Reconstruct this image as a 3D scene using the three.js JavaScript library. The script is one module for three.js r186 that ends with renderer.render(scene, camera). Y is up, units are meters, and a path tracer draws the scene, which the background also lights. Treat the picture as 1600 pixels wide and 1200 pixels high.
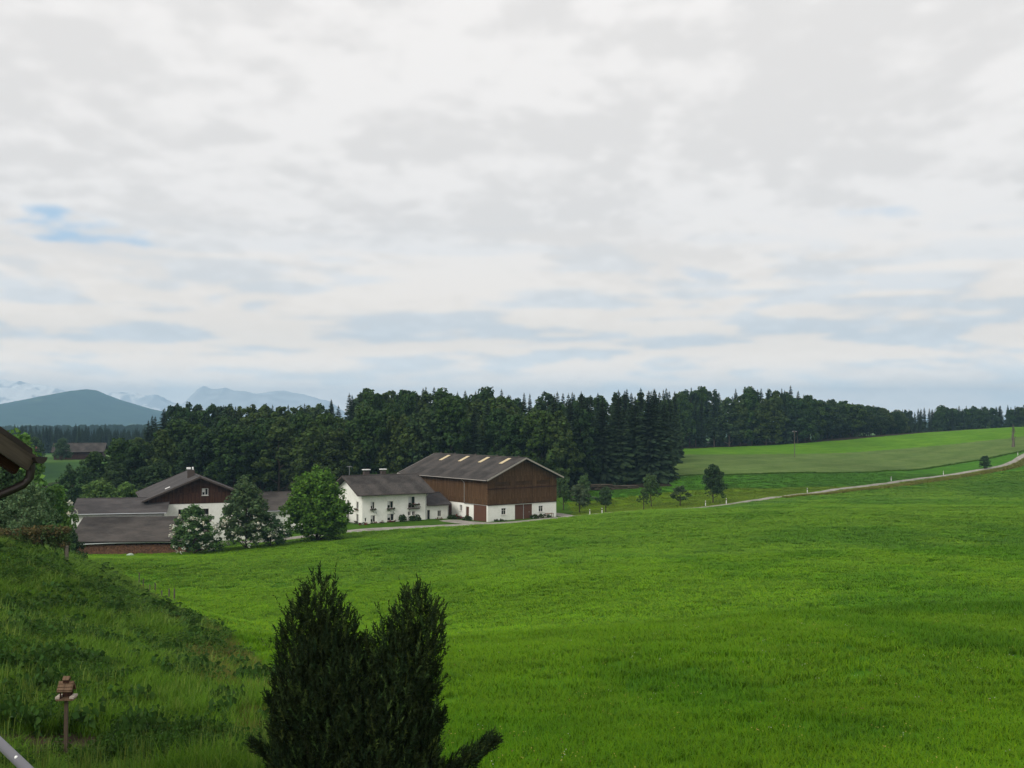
import * as THREE from 'three';
import { mergeGeometries, mergeVertices } from 'three/addons/utils/BufferGeometryUtils.js';

// ---------------------------------------------------------------- camera, sky, sun, exposure
const EYE = 22;                                                   // camera height above datum; ground at the farm is about y = 3.7
const scene = new THREE.Scene();
const camera = new THREE.PerspectiveCamera(40, 1024 / 768, 0.1, 80000);
camera.position.set(0, EYE, 0);
camera.rotation.x = Math.atan(52 / 1648.5);
const renderer = new THREE.WebGLRenderer();
renderer.toneMapping = THREE.LinearToneMapping;
renderer.toneMappingExposure = 1.65;
renderer.shadowMap.enabled = true;

const sun = new THREE.DirectionalLight(new THREE.Color(1, 0.96, 0.88), 1.5);
sun.position.set(-260, 300, 190);
sun.target.position.set(0, 0, -120);
sun.castShadow = true; sun.shadow.radius = 50;
Object.assign(sun.shadow.camera, { left: -300, right: 300, top: 300, bottom: -300, near: 1, far: 1200 });
sun.shadow.mapSize.set(4096, 4096);
scene.add(sun, sun.target);

// ---------------------------------------------------------------- random numbers and noise
function rngOf(seed) { let a = seed | 0; return () => { a = (a + 0x6d2b79f5) | 0; let t = Math.imul(a ^ (a >>> 15), 1 | a); t = (t + Math.imul(t ^ (t >>> 7), 61 | t)) ^ t; return ((t ^ (t >>> 14)) >>> 0) / 4294967296; }; }
const hash = (x, y, s) => { let n = Math.imul(x | 0, 374761393) + Math.imul(y | 0, 668265263) + Math.imul(s | 0, 1274126177); n = Math.imul(n ^ (n >>> 13), 1103515245); return ((n ^ (n >>> 16)) >>> 0) / 4294967296; };
const fade = (t) => t * t * t * (t * (t * 6 - 15) + 10);
const mix = (a, b, t) => a + (b - a) * t;
const clamp01 = (x) => Math.min(1, Math.max(0, x));
const smooth = (a, b, x) => { const t = clamp01((x - a) / (b - a)); return t * t * (3 - 2 * t); };
function noise(x, y, s = 0, wrap = 0) {
  const x0 = Math.floor(x), y0 = Math.floor(y), tx = fade(x - x0), ty = fade(y - y0), w = (k) => (wrap ? ((k % wrap) + wrap) % wrap : k);
  return mix(mix(hash(w(x0), w(y0), s), hash(w(x0 + 1), w(y0), s), tx), mix(hash(w(x0), w(y0 + 1), s), hash(w(x0 + 1), w(y0 + 1), s), tx), ty);
}
function fbm(x, y, oct = 5, s = 0, wrap = 0) { let v = 0, a = 0.5, n = 0; for (let i = 0; i < oct; i++) { v += a * noise(x, y, s + i * 17, wrap); n += a; a *= 0.5; x *= 2; y *= 2; wrap *= 2; } return v / n; }
const ramp = (pts, x) => { if (x <= pts[0][0]) return pts[0][1]; for (let i = 1; i < pts.length; i++) if (x <= pts[i][0]) return mix(pts[i - 1][1], pts[i][1], (x - pts[i - 1][0]) / (pts[i][0] - pts[i - 1][0])); return pts[pts.length - 1][1]; };

// ---------------------------------------------------------------- the overcast sky (air and clouds only)
{
  const W = 2560, H = 1280, data = new Float32Array(W * H * 4);
  const gaps = [[-0.400, 0.164, 0.056, 0.012, 0.95], [-0.375, 0.147, 0.034, 0.006, 0.5], [0.318, 0.186, 0.034, 0.006, 0.4], [0.175, 0.135, 0.018, 0.004, 0.4]];   // azimuth, elevation, half sizes of the holes in the cloud
  for (let j = 0; j < H; j++) {
    const el = ((j + 0.5) / H - 0.5) * Math.PI, sy = Math.sin(el), cy = Math.cos(el);
    if (el < -0.01) { for (let i = 0; i < W; i++) data.set([0.4, 0.42, 0.44, 1], (j * W + i) * 4); continue; }
    for (let i = 0; i < W; i++) {
      const az = ((i + 0.5) / W - 0.5) * 2 * Math.PI, x = Math.cos(az) * cy, z = Math.sin(az) * cy, o = (j * W + i) * 4;
      const e = Math.max(sy, 0), k = 1 / (e + 0.09), px = x * k, pz = z * k;
      const wx = fbm(px * 0.55 + 3, pz * 0.55, 4, 5), wz = fbm(px * 0.55, pz * 0.55 + 9, 4, 6);
      const big = fbm(px * 1.0 + wx * 0.9, pz * 1.0 + wz * 0.9, 4, 11), fine = fbm(px * 6.5 + wx * 2, pz * 5.5 + wz * 2, 5, 23), wisp = fbm(px * 2.6 + wx * 1.3, pz * 2.4 + wz * 1.3, 5, 29);
      const rip = fbm(px * 14 + wx * 3, pz * 11 + wz * 3, 4, 37);
      const veil = 0.24 * big + 0.28 * fine + 0.24 * wisp + 0.24 * rip, thick = smooth(0.41, 0.60, veil);
      let r = mix(0.965, 0.835, thick), g = mix(0.943, 0.818, thick), b = mix(0.928, 0.806, thick);
      const lift = mix(1.0, 1.10, smooth(0.06, 0.9, e)); r *= lift; g *= lift; b *= lift;
      // towards the horizon the cloud thins into bands with pale blue air between
      const low = 1 - smooth(0.05, 0.20, e), bands = smooth(0.47, 0.62, fbm(az * 9 + wx * 1.6, el * 70 + wz * 2.5, 6, 41));
      const bl = low * (0.03 + 0.34 * bands);
      r = mix(r, 0.72, bl); g = mix(g, 0.85, bl); b = mix(b, 0.95, bl);
      const cream = low * (1 - bands) * smooth(0.015, 0.06, e) * 0.75;
      r = mix(r, 1.22, cream); g = mix(g, 1.075, cream); b = mix(b, 0.92, cream);
      const rim = 1 - smooth(0.0, 0.08, e); r *= 1 + 1.05 * rim; g *= 1 + 0.88 * rim; b *= 1 + 0.70 * rim;
      let hole = 0;
      for (const [ga, ge, sa, se, gk] of gaps) {
        const dx = Math.atan2(Math.sin(az + Math.PI / 2 - ga), Math.cos(az + Math.PI / 2 - ga)), dy = el - ge + dx * 0.18;
        const q = (dx / sa) ** 2 + (dy / se) ** 2 + (fine - 0.5) * 7 + (wisp - 0.5) * 4;
        if (Math.abs(dx) < sa * 3) hole = Math.max(hole, (1 - smooth(-0.8, 2.0, q)) * gk);
      }
      r = mix(r, 0.47, hole); g = mix(g, 0.66, hole); b = mix(b, 0.87, hole);
      data[o] = r * 0.595; data[o + 1] = g * 0.59; data[o + 2] = b * 0.585; data[o + 3] = 1;
    }
  }
  const t = new THREE.DataTexture(data, W, H, THREE.RGBAFormat, THREE.FloatType);
  t.mapping = THREE.EquirectangularReflectionMapping; t.magFilter = THREE.LinearFilter; t.minFilter = THREE.LinearFilter; t.needsUpdate = true;
  scene.background = t; scene.environment = t;
}
scene.fog = new THREE.FogExp2(new THREE.Color(0.41, 0.71, 1.0), 0.00013);

// ---------------------------------------------------------------- helpers
const taken = new Map();
function numbered(name) { const n = taken.get(name) ?? 0; taken.set(name, n + 1); return n ? `${name}_${String(n).padStart(3, '0')}` : name; }
function tag(o, label, category, group, kind) { o.userData.label = label; if (category) o.userData.category = category; if (group) o.userData.group = group; if (kind) o.userData.kind = kind; return o; }
function shade(o) { o.castShadow = true; o.receiveShadow = true; return o; }
function part(name, geos, mat, parent) { const g = Array.isArray(geos) ? mergeGeometries(geos.map((q) => (q.index ? q.toNonIndexed() : q)).map(plain)) : geos; const m = shade(new THREE.Mesh(g, mat)); m.name = parent === scene ? numbered(name) : name; parent.add(m); return m; }
function plain(g) { for (const k of Object.keys(g.attributes)) if (!['position', 'normal', 'uv'].includes(k)) g.deleteAttribute(k); return g; }
function thing(name, label, category, pos, turn = 0, group) { const o = new THREE.Group(); o.name = numbered(name); o.position.set(...pos); o.rotation.y = turn; scene.add(o); return tag(o, label, category, group); }
function copy(o, pos, turn, scale, label, group, category) {
  const c = o.clone(); c.name = numbered(o.userData.base); scene.add(c); c.position.set(...pos); c.rotation.y = turn; c.scale.set(...scale); c.userData = {};
  return tag(c, label, category ?? 'tree', group);
}
const box = (w, h, d, x = 0, y = 0, z = 0) => new THREE.BoxGeometry(w, h, d).translate(x, y, z);         // centred on x, z; bottom at y - h/2
const boxAt = (x0, x1, y0, y1, z0, z1) => new THREE.BoxGeometry(x1 - x0, y1 - y0, z1 - z0).translate((x0 + x1) / 2, (y0 + y1) / 2, (z0 + z1) / 2);
function tube(pts, r, seg = 8, n = 0) { return new THREE.TubeGeometry(new THREE.CatmullRomCurve3(pts.map((p) => new THREE.Vector3(...p)), false, 'catmullrom', 0.3), n || pts.length * 4, r, seg, false); }
function rod(a, b, r0, r1 = r0, seg = 7) {
  const A = new THREE.Vector3(...a), B = new THREE.Vector3(...b), d = B.clone().sub(A), g = new THREE.CylinderGeometry(r1, r0, d.length(), seg, 1);
  g.applyQuaternion(new THREE.Quaternion().setFromUnitVectors(new THREE.Vector3(0, 1, 0), d.clone().normalize()));
  return g.translate((A.x + B.x) / 2, (A.y + B.y) / 2, (A.z + B.z) / 2);
}
const lin = (r, g, b) => new THREE.Color().setRGB(r, g, b);

// tileable grain textures: a mean colour with coarse and fine variation, uv in metres
function grain(size, tile, seed, colours, { coarse = 4, fine = 32, contrast = 1, speck = 0, streak = 1 } = {}) {
  const d = new Uint8Array(size * size * 4), c = colours.map((k) => k), rnd = rngOf(seed), tosrgb = (v) => Math.round(255 * clamp01(v <= 0.0031308 ? v * 12.92 : 1.055 * Math.pow(v, 1 / 2.4) - 0.055));
  for (let y = 0; y < size; y++) for (let x = 0; x < size; x++) {
    const u = x / size, v = y / size;
    let n = 0.55 * fbm(u * coarse, v * coarse * streak, 3, seed, coarse) + 0.45 * fbm(u * fine, v * fine, 3, seed + 50, fine);
    n = clamp01(0.5 + (n - 0.5) * 2.6 * contrast + (rnd() - 0.5) * speck);
    const f = n * (c.length - 1), i = Math.min(c.length - 2, Math.floor(f)), t = f - i, o = (y * size + x) * 4;
    for (let q = 0; q < 3; q++) d[o + q] = tosrgb(mix(c[i][q], c[i + 1][q], t));
    d[o + 3] = 255;
  }
  const t = new THREE.DataTexture(d, size, size); t.wrapS = t.wrapT = THREE.RepeatWrapping; t.repeat.set(1 / tile, 1 / tile); t.magFilter = t.minFilter = THREE.LinearFilter; t.colorSpace = THREE.SRGBColorSpace; t.needsUpdate = true;
  return t;
}
const std = (o) => new THREE.MeshStandardMaterial({ roughness: 0.9, ...o }), dull = (o) => new THREE.MeshPhysicalMaterial({ roughness: 0.95, specularIntensity: 0.2, ...o });
const M = {
  plaster: std({ map: grain(256, 5, 3, [[0.70, 0.70, 0.64], [0.80, 0.80, 0.74], [0.84, 0.84, 0.79]], { coarse: 3, fine: 24, contrast: 0.6 }), roughness: 0.95 }),
  plinth: std({ map: grain(128, 3, 4, [[0.20, 0.20, 0.19], [0.30, 0.30, 0.28]], { coarse: 4, fine: 30 }), roughness: 0.95 }),
  timber: dull({ map: grain(512, 4, 5, [[0.048, 0.026, 0.012], [0.078, 0.043, 0.020], [0.118, 0.068, 0.034]], { coarse: 24, fine: 64, streak: 0.06, contrast: 0.9 }), roughness: 0.85 }),
  timberDark: dull({ map: grain(512, 4, 6, [[0.030, 0.014, 0.010], [0.050, 0.024, 0.016], [0.072, 0.036, 0.022]], { coarse: 24, fine: 64, streak: 0.06, contrast: 0.9 }), roughness: 0.85 }),
  door: std({ map: grain(256, 3, 7, [[0.075, 0.030, 0.016], [0.12, 0.050, 0.026]], { coarse: 20, fine: 40, streak: 0.1 }), roughness: 0.8 }),
  roof: dull({ map: grain(512, 7, 8, [[0.029, 0.026, 0.024], [0.050, 0.045, 0.041], [0.078, 0.069, 0.062]], { coarse: 5, fine: 64, contrast: 0.9, speck: 0.35 }), roughness: 0.85 }),
  roofGrey: dull({ map: grain(512, 7, 9, [[0.040, 0.037, 0.037], [0.062, 0.057, 0.056], [0.088, 0.080, 0.078]], { coarse: 5, fine: 64, contrast: 0.8, speck: 0.35 }), roughness: 0.85 }),
  roofRed: dull({ map: grain(128, 7, 10, [[0.16, 0.045, 0.028], [0.24, 0.075, 0.045]], { coarse: 5, fine: 32 }), roughness: 0.85 }),
  barge: std({ color: lin(0.30, 0.27, 0.24), roughness: 0.7 }),
  bargeDark: std({ color: lin(0.05, 0.035, 0.028), roughness: 0.7 }),
  metal: std({ color: lin(0.42, 0.44, 0.45), roughness: 0.45, metalness: 0.6 }),
  copper: std({ color: lin(0.035, 0.028, 0.026), roughness: 0.4, metalness: 0.5 }),
  whitePaint: std({ color: lin(0.80, 0.80, 0.78), roughness: 0.6 }),
  frame: std({ color: lin(0.62, 0.60, 0.55), roughness: 0.6 }),
  frameBrown: std({ color: lin(0.05, 0.028, 0.018), roughness: 0.6 }),
  glass: std({ color: lin(0.012, 0.014, 0.016), roughness: 0.08 }),
  curtain: std({ color: lin(0.55, 0.56, 0.55), roughness: 0.9 }),
  skylight: std({ color: lin(0.52, 0.42, 0.24), roughness: 0.5 }),
  bark: dull({ map: grain(128, 1, 12, [[0.035, 0.028, 0.020], [0.09, 0.075, 0.055]], { coarse: 12, fine: 24, streak: 0.25 }), roughness: 0.95 }),
  wood: dull({ map: grain(128, 0.7, 13, [[0.14, 0.075, 0.042], [0.24, 0.13, 0.075]], { coarse: 10, fine: 30, streak: 0.15 }), roughness: 0.85 }),
  woodGrey: dull({ map: grain(128, 0.7, 14, [[0.07, 0.06, 0.048], [0.15, 0.13, 0.105]], { coarse: 10, fine: 30, streak: 0.15 }), roughness: 0.9 }),
  gravel: dull({ map: grain(512, 6, 15, [[0.17, 0.155, 0.13], [0.27, 0.25, 0.22], [0.36, 0.34, 0.31]], { coarse: 6, fine: 90, speck: 0.5 }), roughness: 0.95 }),
  geranium: std({ color: lin(0.28, 0.03, 0.025), vertexColors: false, roughness: 0.9 }),
  feederWood: dull({ map: grain(128, 0.5, 17, [[0.085, 0.055, 0.034], [0.19, 0.125, 0.080]], { coarse: 10, fine: 30, streak: 0.12 }) }),
  soil: dull({ map: grain(256, 2, 16, [[0.018, 0.014, 0.008], [0.042, 0.031, 0.019]], { coarse: 4, fine: 40, speck: 0.3 }), roughness: 1 }),
};
const leafMat = (t = 0.3) => new THREE.MeshPhysicalMaterial({ vertexColors: true, roughness: 0.85, transmission: t, thickness: 0, specularIntensity: 0.15, side: THREE.DoubleSide });
const grassMat = (t = 0.35) => new THREE.MeshPhysicalMaterial({ vertexColors: true, roughness: 0.8, transmission: t, thickness: 0, specularIntensity: 0.1, side: THREE.DoubleSide });

// ---------------------------------------------------------------- the lie of the land: surveyed spot heights [x, height relative to the eye, distance north], joined by a thin-plate surface
const SPOTS = [[0,-7.23,22],[5.28,-7.23,22],[11.04,-7.56,23],[-4.8,-6.57,20],[-9.36,-6.41,19.5],[22.16,-9.64,46],[11.08,-9.64,46],[0,-10.4,45],[45.88,-13.07,95],[22.21,-13.21,92],[0,-14.49,90],[-12.65,-12.57,60],[-24.71,-15.22,82],[82.24,-14.18,170],[37.47,-15.26,155],[0,-17.07,140],[-21.75,-17.93,150],[-39.24,-17.88,130],[-24.36,-18.6,168],[-10.39,-18.08,172],[0,-17.86,176],[15.74,-17.31,186],[22.61,-16.84,187],[30.18,-16.71,192],[7.91,-17.96,187],[18.71,-18.71,212],[28.85,-18.36,225],[40.32,-17.51,213],[37.19,-17.47,205],[68.24,-17.41,240],[99.85,-17.13,275],[127.11,-16.15,300],[162.3,-12.57,335],[52.01,-16.9,215],[68.94,-15.85,190],[41.7,-14.91,265],[38.54,-16.74,245],[87.77,-15.26,290],[139.87,-14.38,330],[53.54,-12.35,340],[63,-12.11,400],[127.23,-9.66,420],[169.38,-6.51,430],[213.36,-4,440],[-4.25,-18.22,185],[8.02,-18.3,195],[-25.6,-18.3,181],[-11.49,-18.14,190],[-53.62,-19.55,150],[-46.8,-19.46,155],[-35.23,-18.98,162],[-25.35,-8.61,60],[-26.57,-6.91,55],[-16.86,-7.33,35],[-12.5,-7,26],[-9.41,-7.19,22.5],[-16.26,-9.43,45],[-29.42,-10.99,75],[-45.28,-17.2,125],[-18.68,-12.43,62],[-25.32,-14.94,80],[-37.78,-17.58,108],[-9.6,-10.3,42],[-161.07,-15.64,380],
  [0,-5.6,8],[-12,-5.4,8],[14,-5.8,8],[0,-5,-15],[-60,-4,-15],[60,-6,-15],[60,-9,30],[110,-11,80],[150,-12,170],[200,-9,250],[260,-6,330],[-50,-7,50],[-60,-13,95],[-80,-17,130],[-110,-18,160],[-65,-19.4,165],[-40,-19.2,180],[-15,-18.3,205],[-60,-19.2,205],[-110,-19,220],[-180,-18,260],[-20,-17.5,240],[30,-15.6,262],[0,-16,270],[-60,-17.5,270],[-120,-17.5,300],[-60,-15.5,340],[0,-14,340],[0,-14,420],[-90,-16,420],[90,-12,480],[160,-11,520],[230,-8,520],[300,-3,440],[60,-13,540],[-40,-17,540],[-160,-18,520]];
const surface = (() => {
  const n = SPOTS.length, N = n + 3, S = 100, A = [], U = (r2) => (r2 < 1e-12 ? 0 : r2 * Math.log(r2) * 0.5);
  const P = SPOTS.map(([x, h, d]) => [x / S, d / S, h]);
  for (let i = 0; i < N; i++) A.push(new Float64Array(N + 1));
  for (let i = 0; i < n; i++) {
    for (let j = 0; j < n; j++) A[i][j] = U((P[i][0] - P[j][0]) ** 2 + (P[i][1] - P[j][1]) ** 2);
    A[i][i] += 0.0004; A[i][n] = A[n][i] = 1; A[i][n + 1] = A[n + 1][i] = P[i][0]; A[i][n + 2] = A[n + 2][i] = P[i][1]; A[i][N] = P[i][2];
  }
  for (let c = 0; c < N; c++) {
    let p = c; for (let r = c + 1; r < N; r++) if (Math.abs(A[r][c]) > Math.abs(A[p][c])) p = r;
    [A[c], A[p]] = [A[p], A[c]];
    for (let r = 0; r < N; r++) if (r !== c) { const k = A[r][c] / A[c][c]; if (k) for (let q = c; q <= N; q++) A[r][q] -= k * A[c][q]; }
  }
  const w = A.map((row, i) => row[N] / row[i]);
  return (x, d) => { const X = x / S, D = d / S; let v = w[n] + w[n + 1] * X + w[n + 2] * D; for (let i = 0; i < n; i++) v += w[i] * U((X - P[i][0]) ** 2 + (D - P[i][1]) ** 2); return v; };
})();
function land(x, d) {
  const out = Math.max(smooth(240, 520, Math.abs(x - 30)), smooth(470, 800, d), smooth(20, 120, -d));
  const plainH = -22 - 22 * smooth(500, 3000, Math.hypot(x, d)) + (fbm(x / 700 + 7, d / 700, 3, 77) - 0.5) * 14 + 16 * smooth(100, 600, x) * (1 - smooth(900, 1800, d));
  return EYE + (out < 1 ? mix(Math.max(-24, Math.min(2, surface(x, d))), plainH, out) : plainH) + (fbm(x / 9, d / 9, 3, 31) - 0.5) * 0.35 * (1 - out);
}
// grid lines: 2 m cells where the camera looks closely, wider ones farther out
const axisOf = (a, b, step, min, max) => { const v = []; for (let x = a; x <= b + 1e-6; x += step) v.push(x); for (let s = step, x = b; x < max; ) { s *= 1.22; x += s; v.push(x); } for (let s = step, x = a; x > min; ) { s *= 1.22; x -= s; v.unshift(x); } return v; };
const GX = axisOf(-130, 230, 2, -10500, 10500), GD = axisOf(-6, 450, 2, -600, 11500), NX = GX.length, ND = GD.length;
const GH = new Float32Array(NX * ND);
for (let j = 0; j < ND; j++) for (let i = 0; i < NX; i++) GH[j * NX + i] = land(GX[i], GD[j]);
const cellOf = (v, x) => { let a = 0, b = v.length - 2; while (a < b) { const m = (a + b + 1) >> 1; if (v[m] <= x) a = m; else b = m - 1; } return a; };
function ground(x, d) {                                             // height of the built sheet (two triangles per cell)
  const i = cellOf(GX, x), j = cellOf(GD, d), u = (x - GX[i]) / (GX[i + 1] - GX[i]), v = (d - GD[j]) / (GD[j + 1] - GD[j]);
  const a = GH[j * NX + i], b = GH[j * NX + i + 1], c = GH[(j + 1) * NX + i], e = GH[(j + 1) * NX + i + 1];
  return u + v <= 1 ? a + (b - a) * u + (c - a) * v : e + (c - e) * (1 - u) + (b - e) * (1 - v);
}
const on = (x, d, sink = 0.05) => [x, ground(x, d) - sink, -d];

// ---------------------------------------------------------------- fields: who grows where
const gardenEdge = [[-15, 2], [10, 1], [24, -3], [42, -9.6], [62, -18.7], [75, -28], [100, -40], [140, -62], [150, -70]];     // by distance: x of the rough garden's edge
const farmEdge = [[-90, 140], [-60, 148], [-45, 154], [-35, 161], [-26, 170], [-10, 175.5], [0, 179.5], [8, 186.5], [16, 193.5], [24, 199], [32, 201.5], [42, 206], [68, 239], [100, 274], [127, 299], [150, 318], [162, 334], [230, 430]];  // by x: far edge of the big meadow
const bank = [[10, 255], [20, 260], [41.7, 265], [88, 290], [140, 330], [200, 372], [260, 420]];
const strip = [[8, 226], [20, 234], [38, 243], [60, 249], [85, 263], [110, 284], [130, 301]];
const cropTop = [[30, 338], [60, 350], [110, 365], [150, 378], [200, 392], [300, 410]];
const woodEdge = [[-140, 200], [-100, 208], [-60, 214], [-30, 226], [0, 240], [12, 246], [38, 250], [40, 268], [46, 310], [52, 350], [60, 404], [110, 418], [127, 424], [170, 436], [213, 448], [300, 470]];
function region(x, d) {
  if (d < 150 && x < ramp(gardenEdge, d)) return d > 66 + (x < -31 ? -8 : 0) ? 'scrub_ground' : 'garden_slope';
  if (d < ramp(farmEdge, x)) return 'meadow';
  if (d > 900 || x < -150 || x > 320) return 'plain';
  if (d > ramp(woodEdge, x)) return x < -125 && d < 520 ? 'plain' : 'forest_floor';
  if (x < 12) return 'farm_lawn';
  if (d < ramp(strip, x)) return 'orchard_meadow';
  if (d < ramp(bank, x)) return 'hay_field';
  if (d < ramp(cropTop, x)) return 'crop_field';
  return 'upper_field';
}
const patch = (x, d) => clamp01(0.5 + 1.5 * (0.55 * fbm(x / 26 + 4, d / 40, 3, 201) + 0.45 * fbm(x / 5, d / 8, 3, 207) - 0.5) + 0.0);
const GR = {   // ground sheets: colours of the sward
  meadow: grain(512, 11, 21, [[0.028, 0.085, 0.005], [0.045, 0.130, 0.007], [0.065, 0.165, 0.010]], { coarse: 6, fine: 60, speck: 0.3 }),
  garden_slope: grain(512, 9, 22, [[0.020, 0.040, 0.008], [0.036, 0.070, 0.012], [0.060, 0.085, 0.022]], { coarse: 6, fine: 60, speck: 0.3 }),
  scrub_ground: grain(256, 9, 23, [[0.020, 0.040, 0.010], [0.036, 0.065, 0.014]], { coarse: 6, fine: 60 }),
  farm_lawn: grain(256, 9, 24, [[0.035, 0.085, 0.008], [0.055, 0.120, 0.012]], { coarse: 6, fine: 60 }),
  orchard_meadow: grain(512, 17, 25, [[0.060, 0.125, 0.006], [0.088, 0.160, 0.008], [0.125, 0.190, 0.010]], { coarse: 7, fine: 60, speck: 0.2 }),
  hay_field: grain(512, 17, 26, [[0.032, 0.100, 0.007], [0.045, 0.135, 0.010], [0.060, 0.155, 0.012]], { coarse: 7, fine: 60, speck: 0.2 }),
  crop_field: grain(512, 19, 27, [[0.066, 0.112, 0.026], [0.084, 0.132, 0.034], [0.108, 0.152, 0.045]], { coarse: 6, fine: 60, speck: 0.2 }),
  upper_field: grain(512, 19, 28, [[0.056, 0.140, 0.009], [0.072, 0.168, 0.011], [0.092, 0.190, 0.014]], { coarse: 6, fine: 60, speck: 0.2 }),
  forest_floor: grain(256, 9, 29, [[0.016, 0.014, 0.009], [0.032, 0.026, 0.016]], { coarse: 6, fine: 40 }),
  plain: grain(512, 900, 30, [[0.020, 0.050, 0.018], [0.050, 0.110, 0.022], [0.085, 0.135, 0.040]], { coarse: 8, fine: 24, contrast: 1.4 }),
};
{
  const lists = {};
  for (let j = 0; j < ND - 1; j++) for (let i = 0; i < NX - 1; i++) {
    const a = j * NX + i, b = a + 1, c = a + NX, e = c + 1, xs = [GX[i], GX[i + 1]], ds = [GD[j], GD[j + 1]];
    (lists[region((2 * xs[0] + xs[1]) / 3, (2 * ds[0] + ds[1]) / 3)] ??= []).push(a, b, c);
    (lists[region((xs[0] + 2 * xs[1]) / 3, (ds[0] + 2 * ds[1]) / 3)] ??= []).push(b, e, c);
  }
  const normal = (i, j) => { const i0 = Math.max(0, i - 1), i1 = Math.min(NX - 1, i + 1), j0 = Math.max(0, j - 1), j1 = Math.min(ND - 1, j + 1); return new THREE.Vector3(-(GH[j * NX + i1] - GH[j * NX + i0]) / (GX[i1] - GX[i0]), 1, (GH[j1 * NX + i] - GH[j0 * NX + i]) / (GD[j1] - GD[j0])).normalize(); };
  const words = { meadow: 'wide green hay meadow sloping down to the farm', garden_slope: 'rough overgrown garden bank at the lower left', scrub_ground: 'ground under the shrubs left of the farm', farm_lawn: 'lawn and yard round the farm buildings', orchard_meadow: 'yellow green strip of meadow under the fruit trees', hay_field: 'darker green meadow below the long field bank', crop_field: 'pale green crop field above the field bank', upper_field: 'bright green field along the wood on the right', forest_floor: 'brown forest floor under the wood', plain: 'distant plain of fields and woods' };
  for (const [name, idx] of Object.entries(lists)) {
    const seen = new Map(), pos = [], nor = [], uv = [], col = [], index = [];
    for (const k of idx) {
      let q = seen.get(k);
      if (q === undefined) {
        q = seen.size; seen.set(k, q);
        const i = k % NX, j = (k / NX) | 0, x = GX[i], d = GD[j], n = normal(i, j), t = 0.78 + 0.44 * (name === 'plain' ? 0.5 : patch(x, d));
        pos.push(x, GH[k], -d); nor.push(n.x, n.y, n.z); uv.push(x, d); col.push(t * (name === 'meadow' ? mix(0.8, 1.15, patch(x, d)) : 1), t, t);
      }
      index.push(q);
    }
    const g = new THREE.BufferGeometry(); g.setAttribute('position', new THREE.Float32BufferAttribute(pos, 3)); g.setAttribute('normal', new THREE.Float32BufferAttribute(nor, 3)); g.setAttribute('uv', new THREE.Float32BufferAttribute(uv, 2)); g.setAttribute('color', new THREE.Float32BufferAttribute(col, 3)); g.setIndex(index);
    const m = part(name, g, new THREE.MeshPhysicalMaterial({ map: GR[name], vertexColors: true, roughness: 1, specularIntensity: 0.05, side: THREE.DoubleSide }), scene);
    tag(m, words[name], 'ground', null, 'structure');
  }
}

// ---------------------------------------------------------------- distant hill and mountains
function massif(name, label, cx, cd, sx, sd, profile, seed, mat, nx, nd, rough, colour) {
  const pos = [], uv = [], col = [], index = [];
  for (let j = 0; j <= nd; j++) for (let i = 0; i <= nx; i++) {
    const u = i / nx, v = j / nd, x = cx + (u - 0.5) * sx, d = cd + (v - 0.5) * sd, across = Math.pow(Math.max(0, 1 - Math.abs(v - 0.5) * 2), 0.85), top = ramp(profile, x / cd);
    let r = 0; for (let o = 0, a = 1, f = 1; o < 6; o++, a *= 0.5, f *= 2) r += a * (1 - Math.abs(2 * noise(u * nx * 0.035 * f, v * nd * 0.06 * f, seed + o) - 1));
    const h = Math.max(-60, -55 + (top * cd + 55) * across * (1 + rough * (r / 2 - 0.62)) );
    pos.push(x, EYE + h, -d); uv.push(x, d); col.push(...colour(x, d, h, r, u, v));
    if (i < nx && j < nd) { const a = j * (nx + 1) + i; index.push(a, a + 1, a + nx + 1, a + 1, a + nx + 2, a + nx + 1); }
  }
  const g = new THREE.BufferGeometry(); g.setAttribute('position', new THREE.Float32BufferAttribute(pos, 3)); g.setAttribute('uv', new THREE.Float32BufferAttribute(uv, 2)); g.setAttribute('color', new THREE.Float32BufferAttribute(col, 3)); g.setIndex(index); g.computeVertexNormals();
  return tag(part(name, g, mat, scene), label, 'mountain', null, 'structure');
}
const rockMat = new THREE.MeshPhysicalMaterial({ vertexColors: true, roughness: 1, specularIntensity: 0.05, side: THREE.DoubleSide });
const px = (u) => (u - 800) / 1648.5, el = (v) => (652 - v) / 1648.5;       // slopes of sight read off the photograph's skyline
massif('wooded_hill', 'rounded blue wooded hill rising beyond the valley', px(40) * 6000, 6000, 3200, 2600,
  [[-150, 646], [-40, 640], [0, 632], [40, 624], [85, 615], [110, 610], [135, 607.5], [150, 609], [165, 616], [185, 624], [215, 633], [240, 640], [290, 650], [340, 668]].map(([u, v]) => [px(u), el(v)]), 501, rockMat, 240, 150, 0.05,
  (x, d, h, r, u, v) => { const f = fbm(x / 420, d / 300, 4, 520), open = smooth(0.60, 0.66, f) * (h < 140 ? 1 : 0), k = 0.7 + 0.6 * noise(x / 60, d / 60, 533); return [mix(0.022, 0.10, open) * k, mix(0.045, 0.14, open) * k, mix(0.018, 0.045, open) * k]; });
const alp = (snow) => (x, d, h, r) => { const s = smooth(0.52, 0.60, fbm(x / 90, d / 150, 5, 611) + (r - 1.2) * 0.18 + snow), k = 0.85 + 0.3 * noise(x / 90, d / 90, 612); return [mix(0.50 * k, 0.88, s), mix(0.53 * k, 0.87, s), mix(0.56 * k, 0.86, s)]; };  // pale limestone and snow; rock tone raised so haze is partly in the colour
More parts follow.
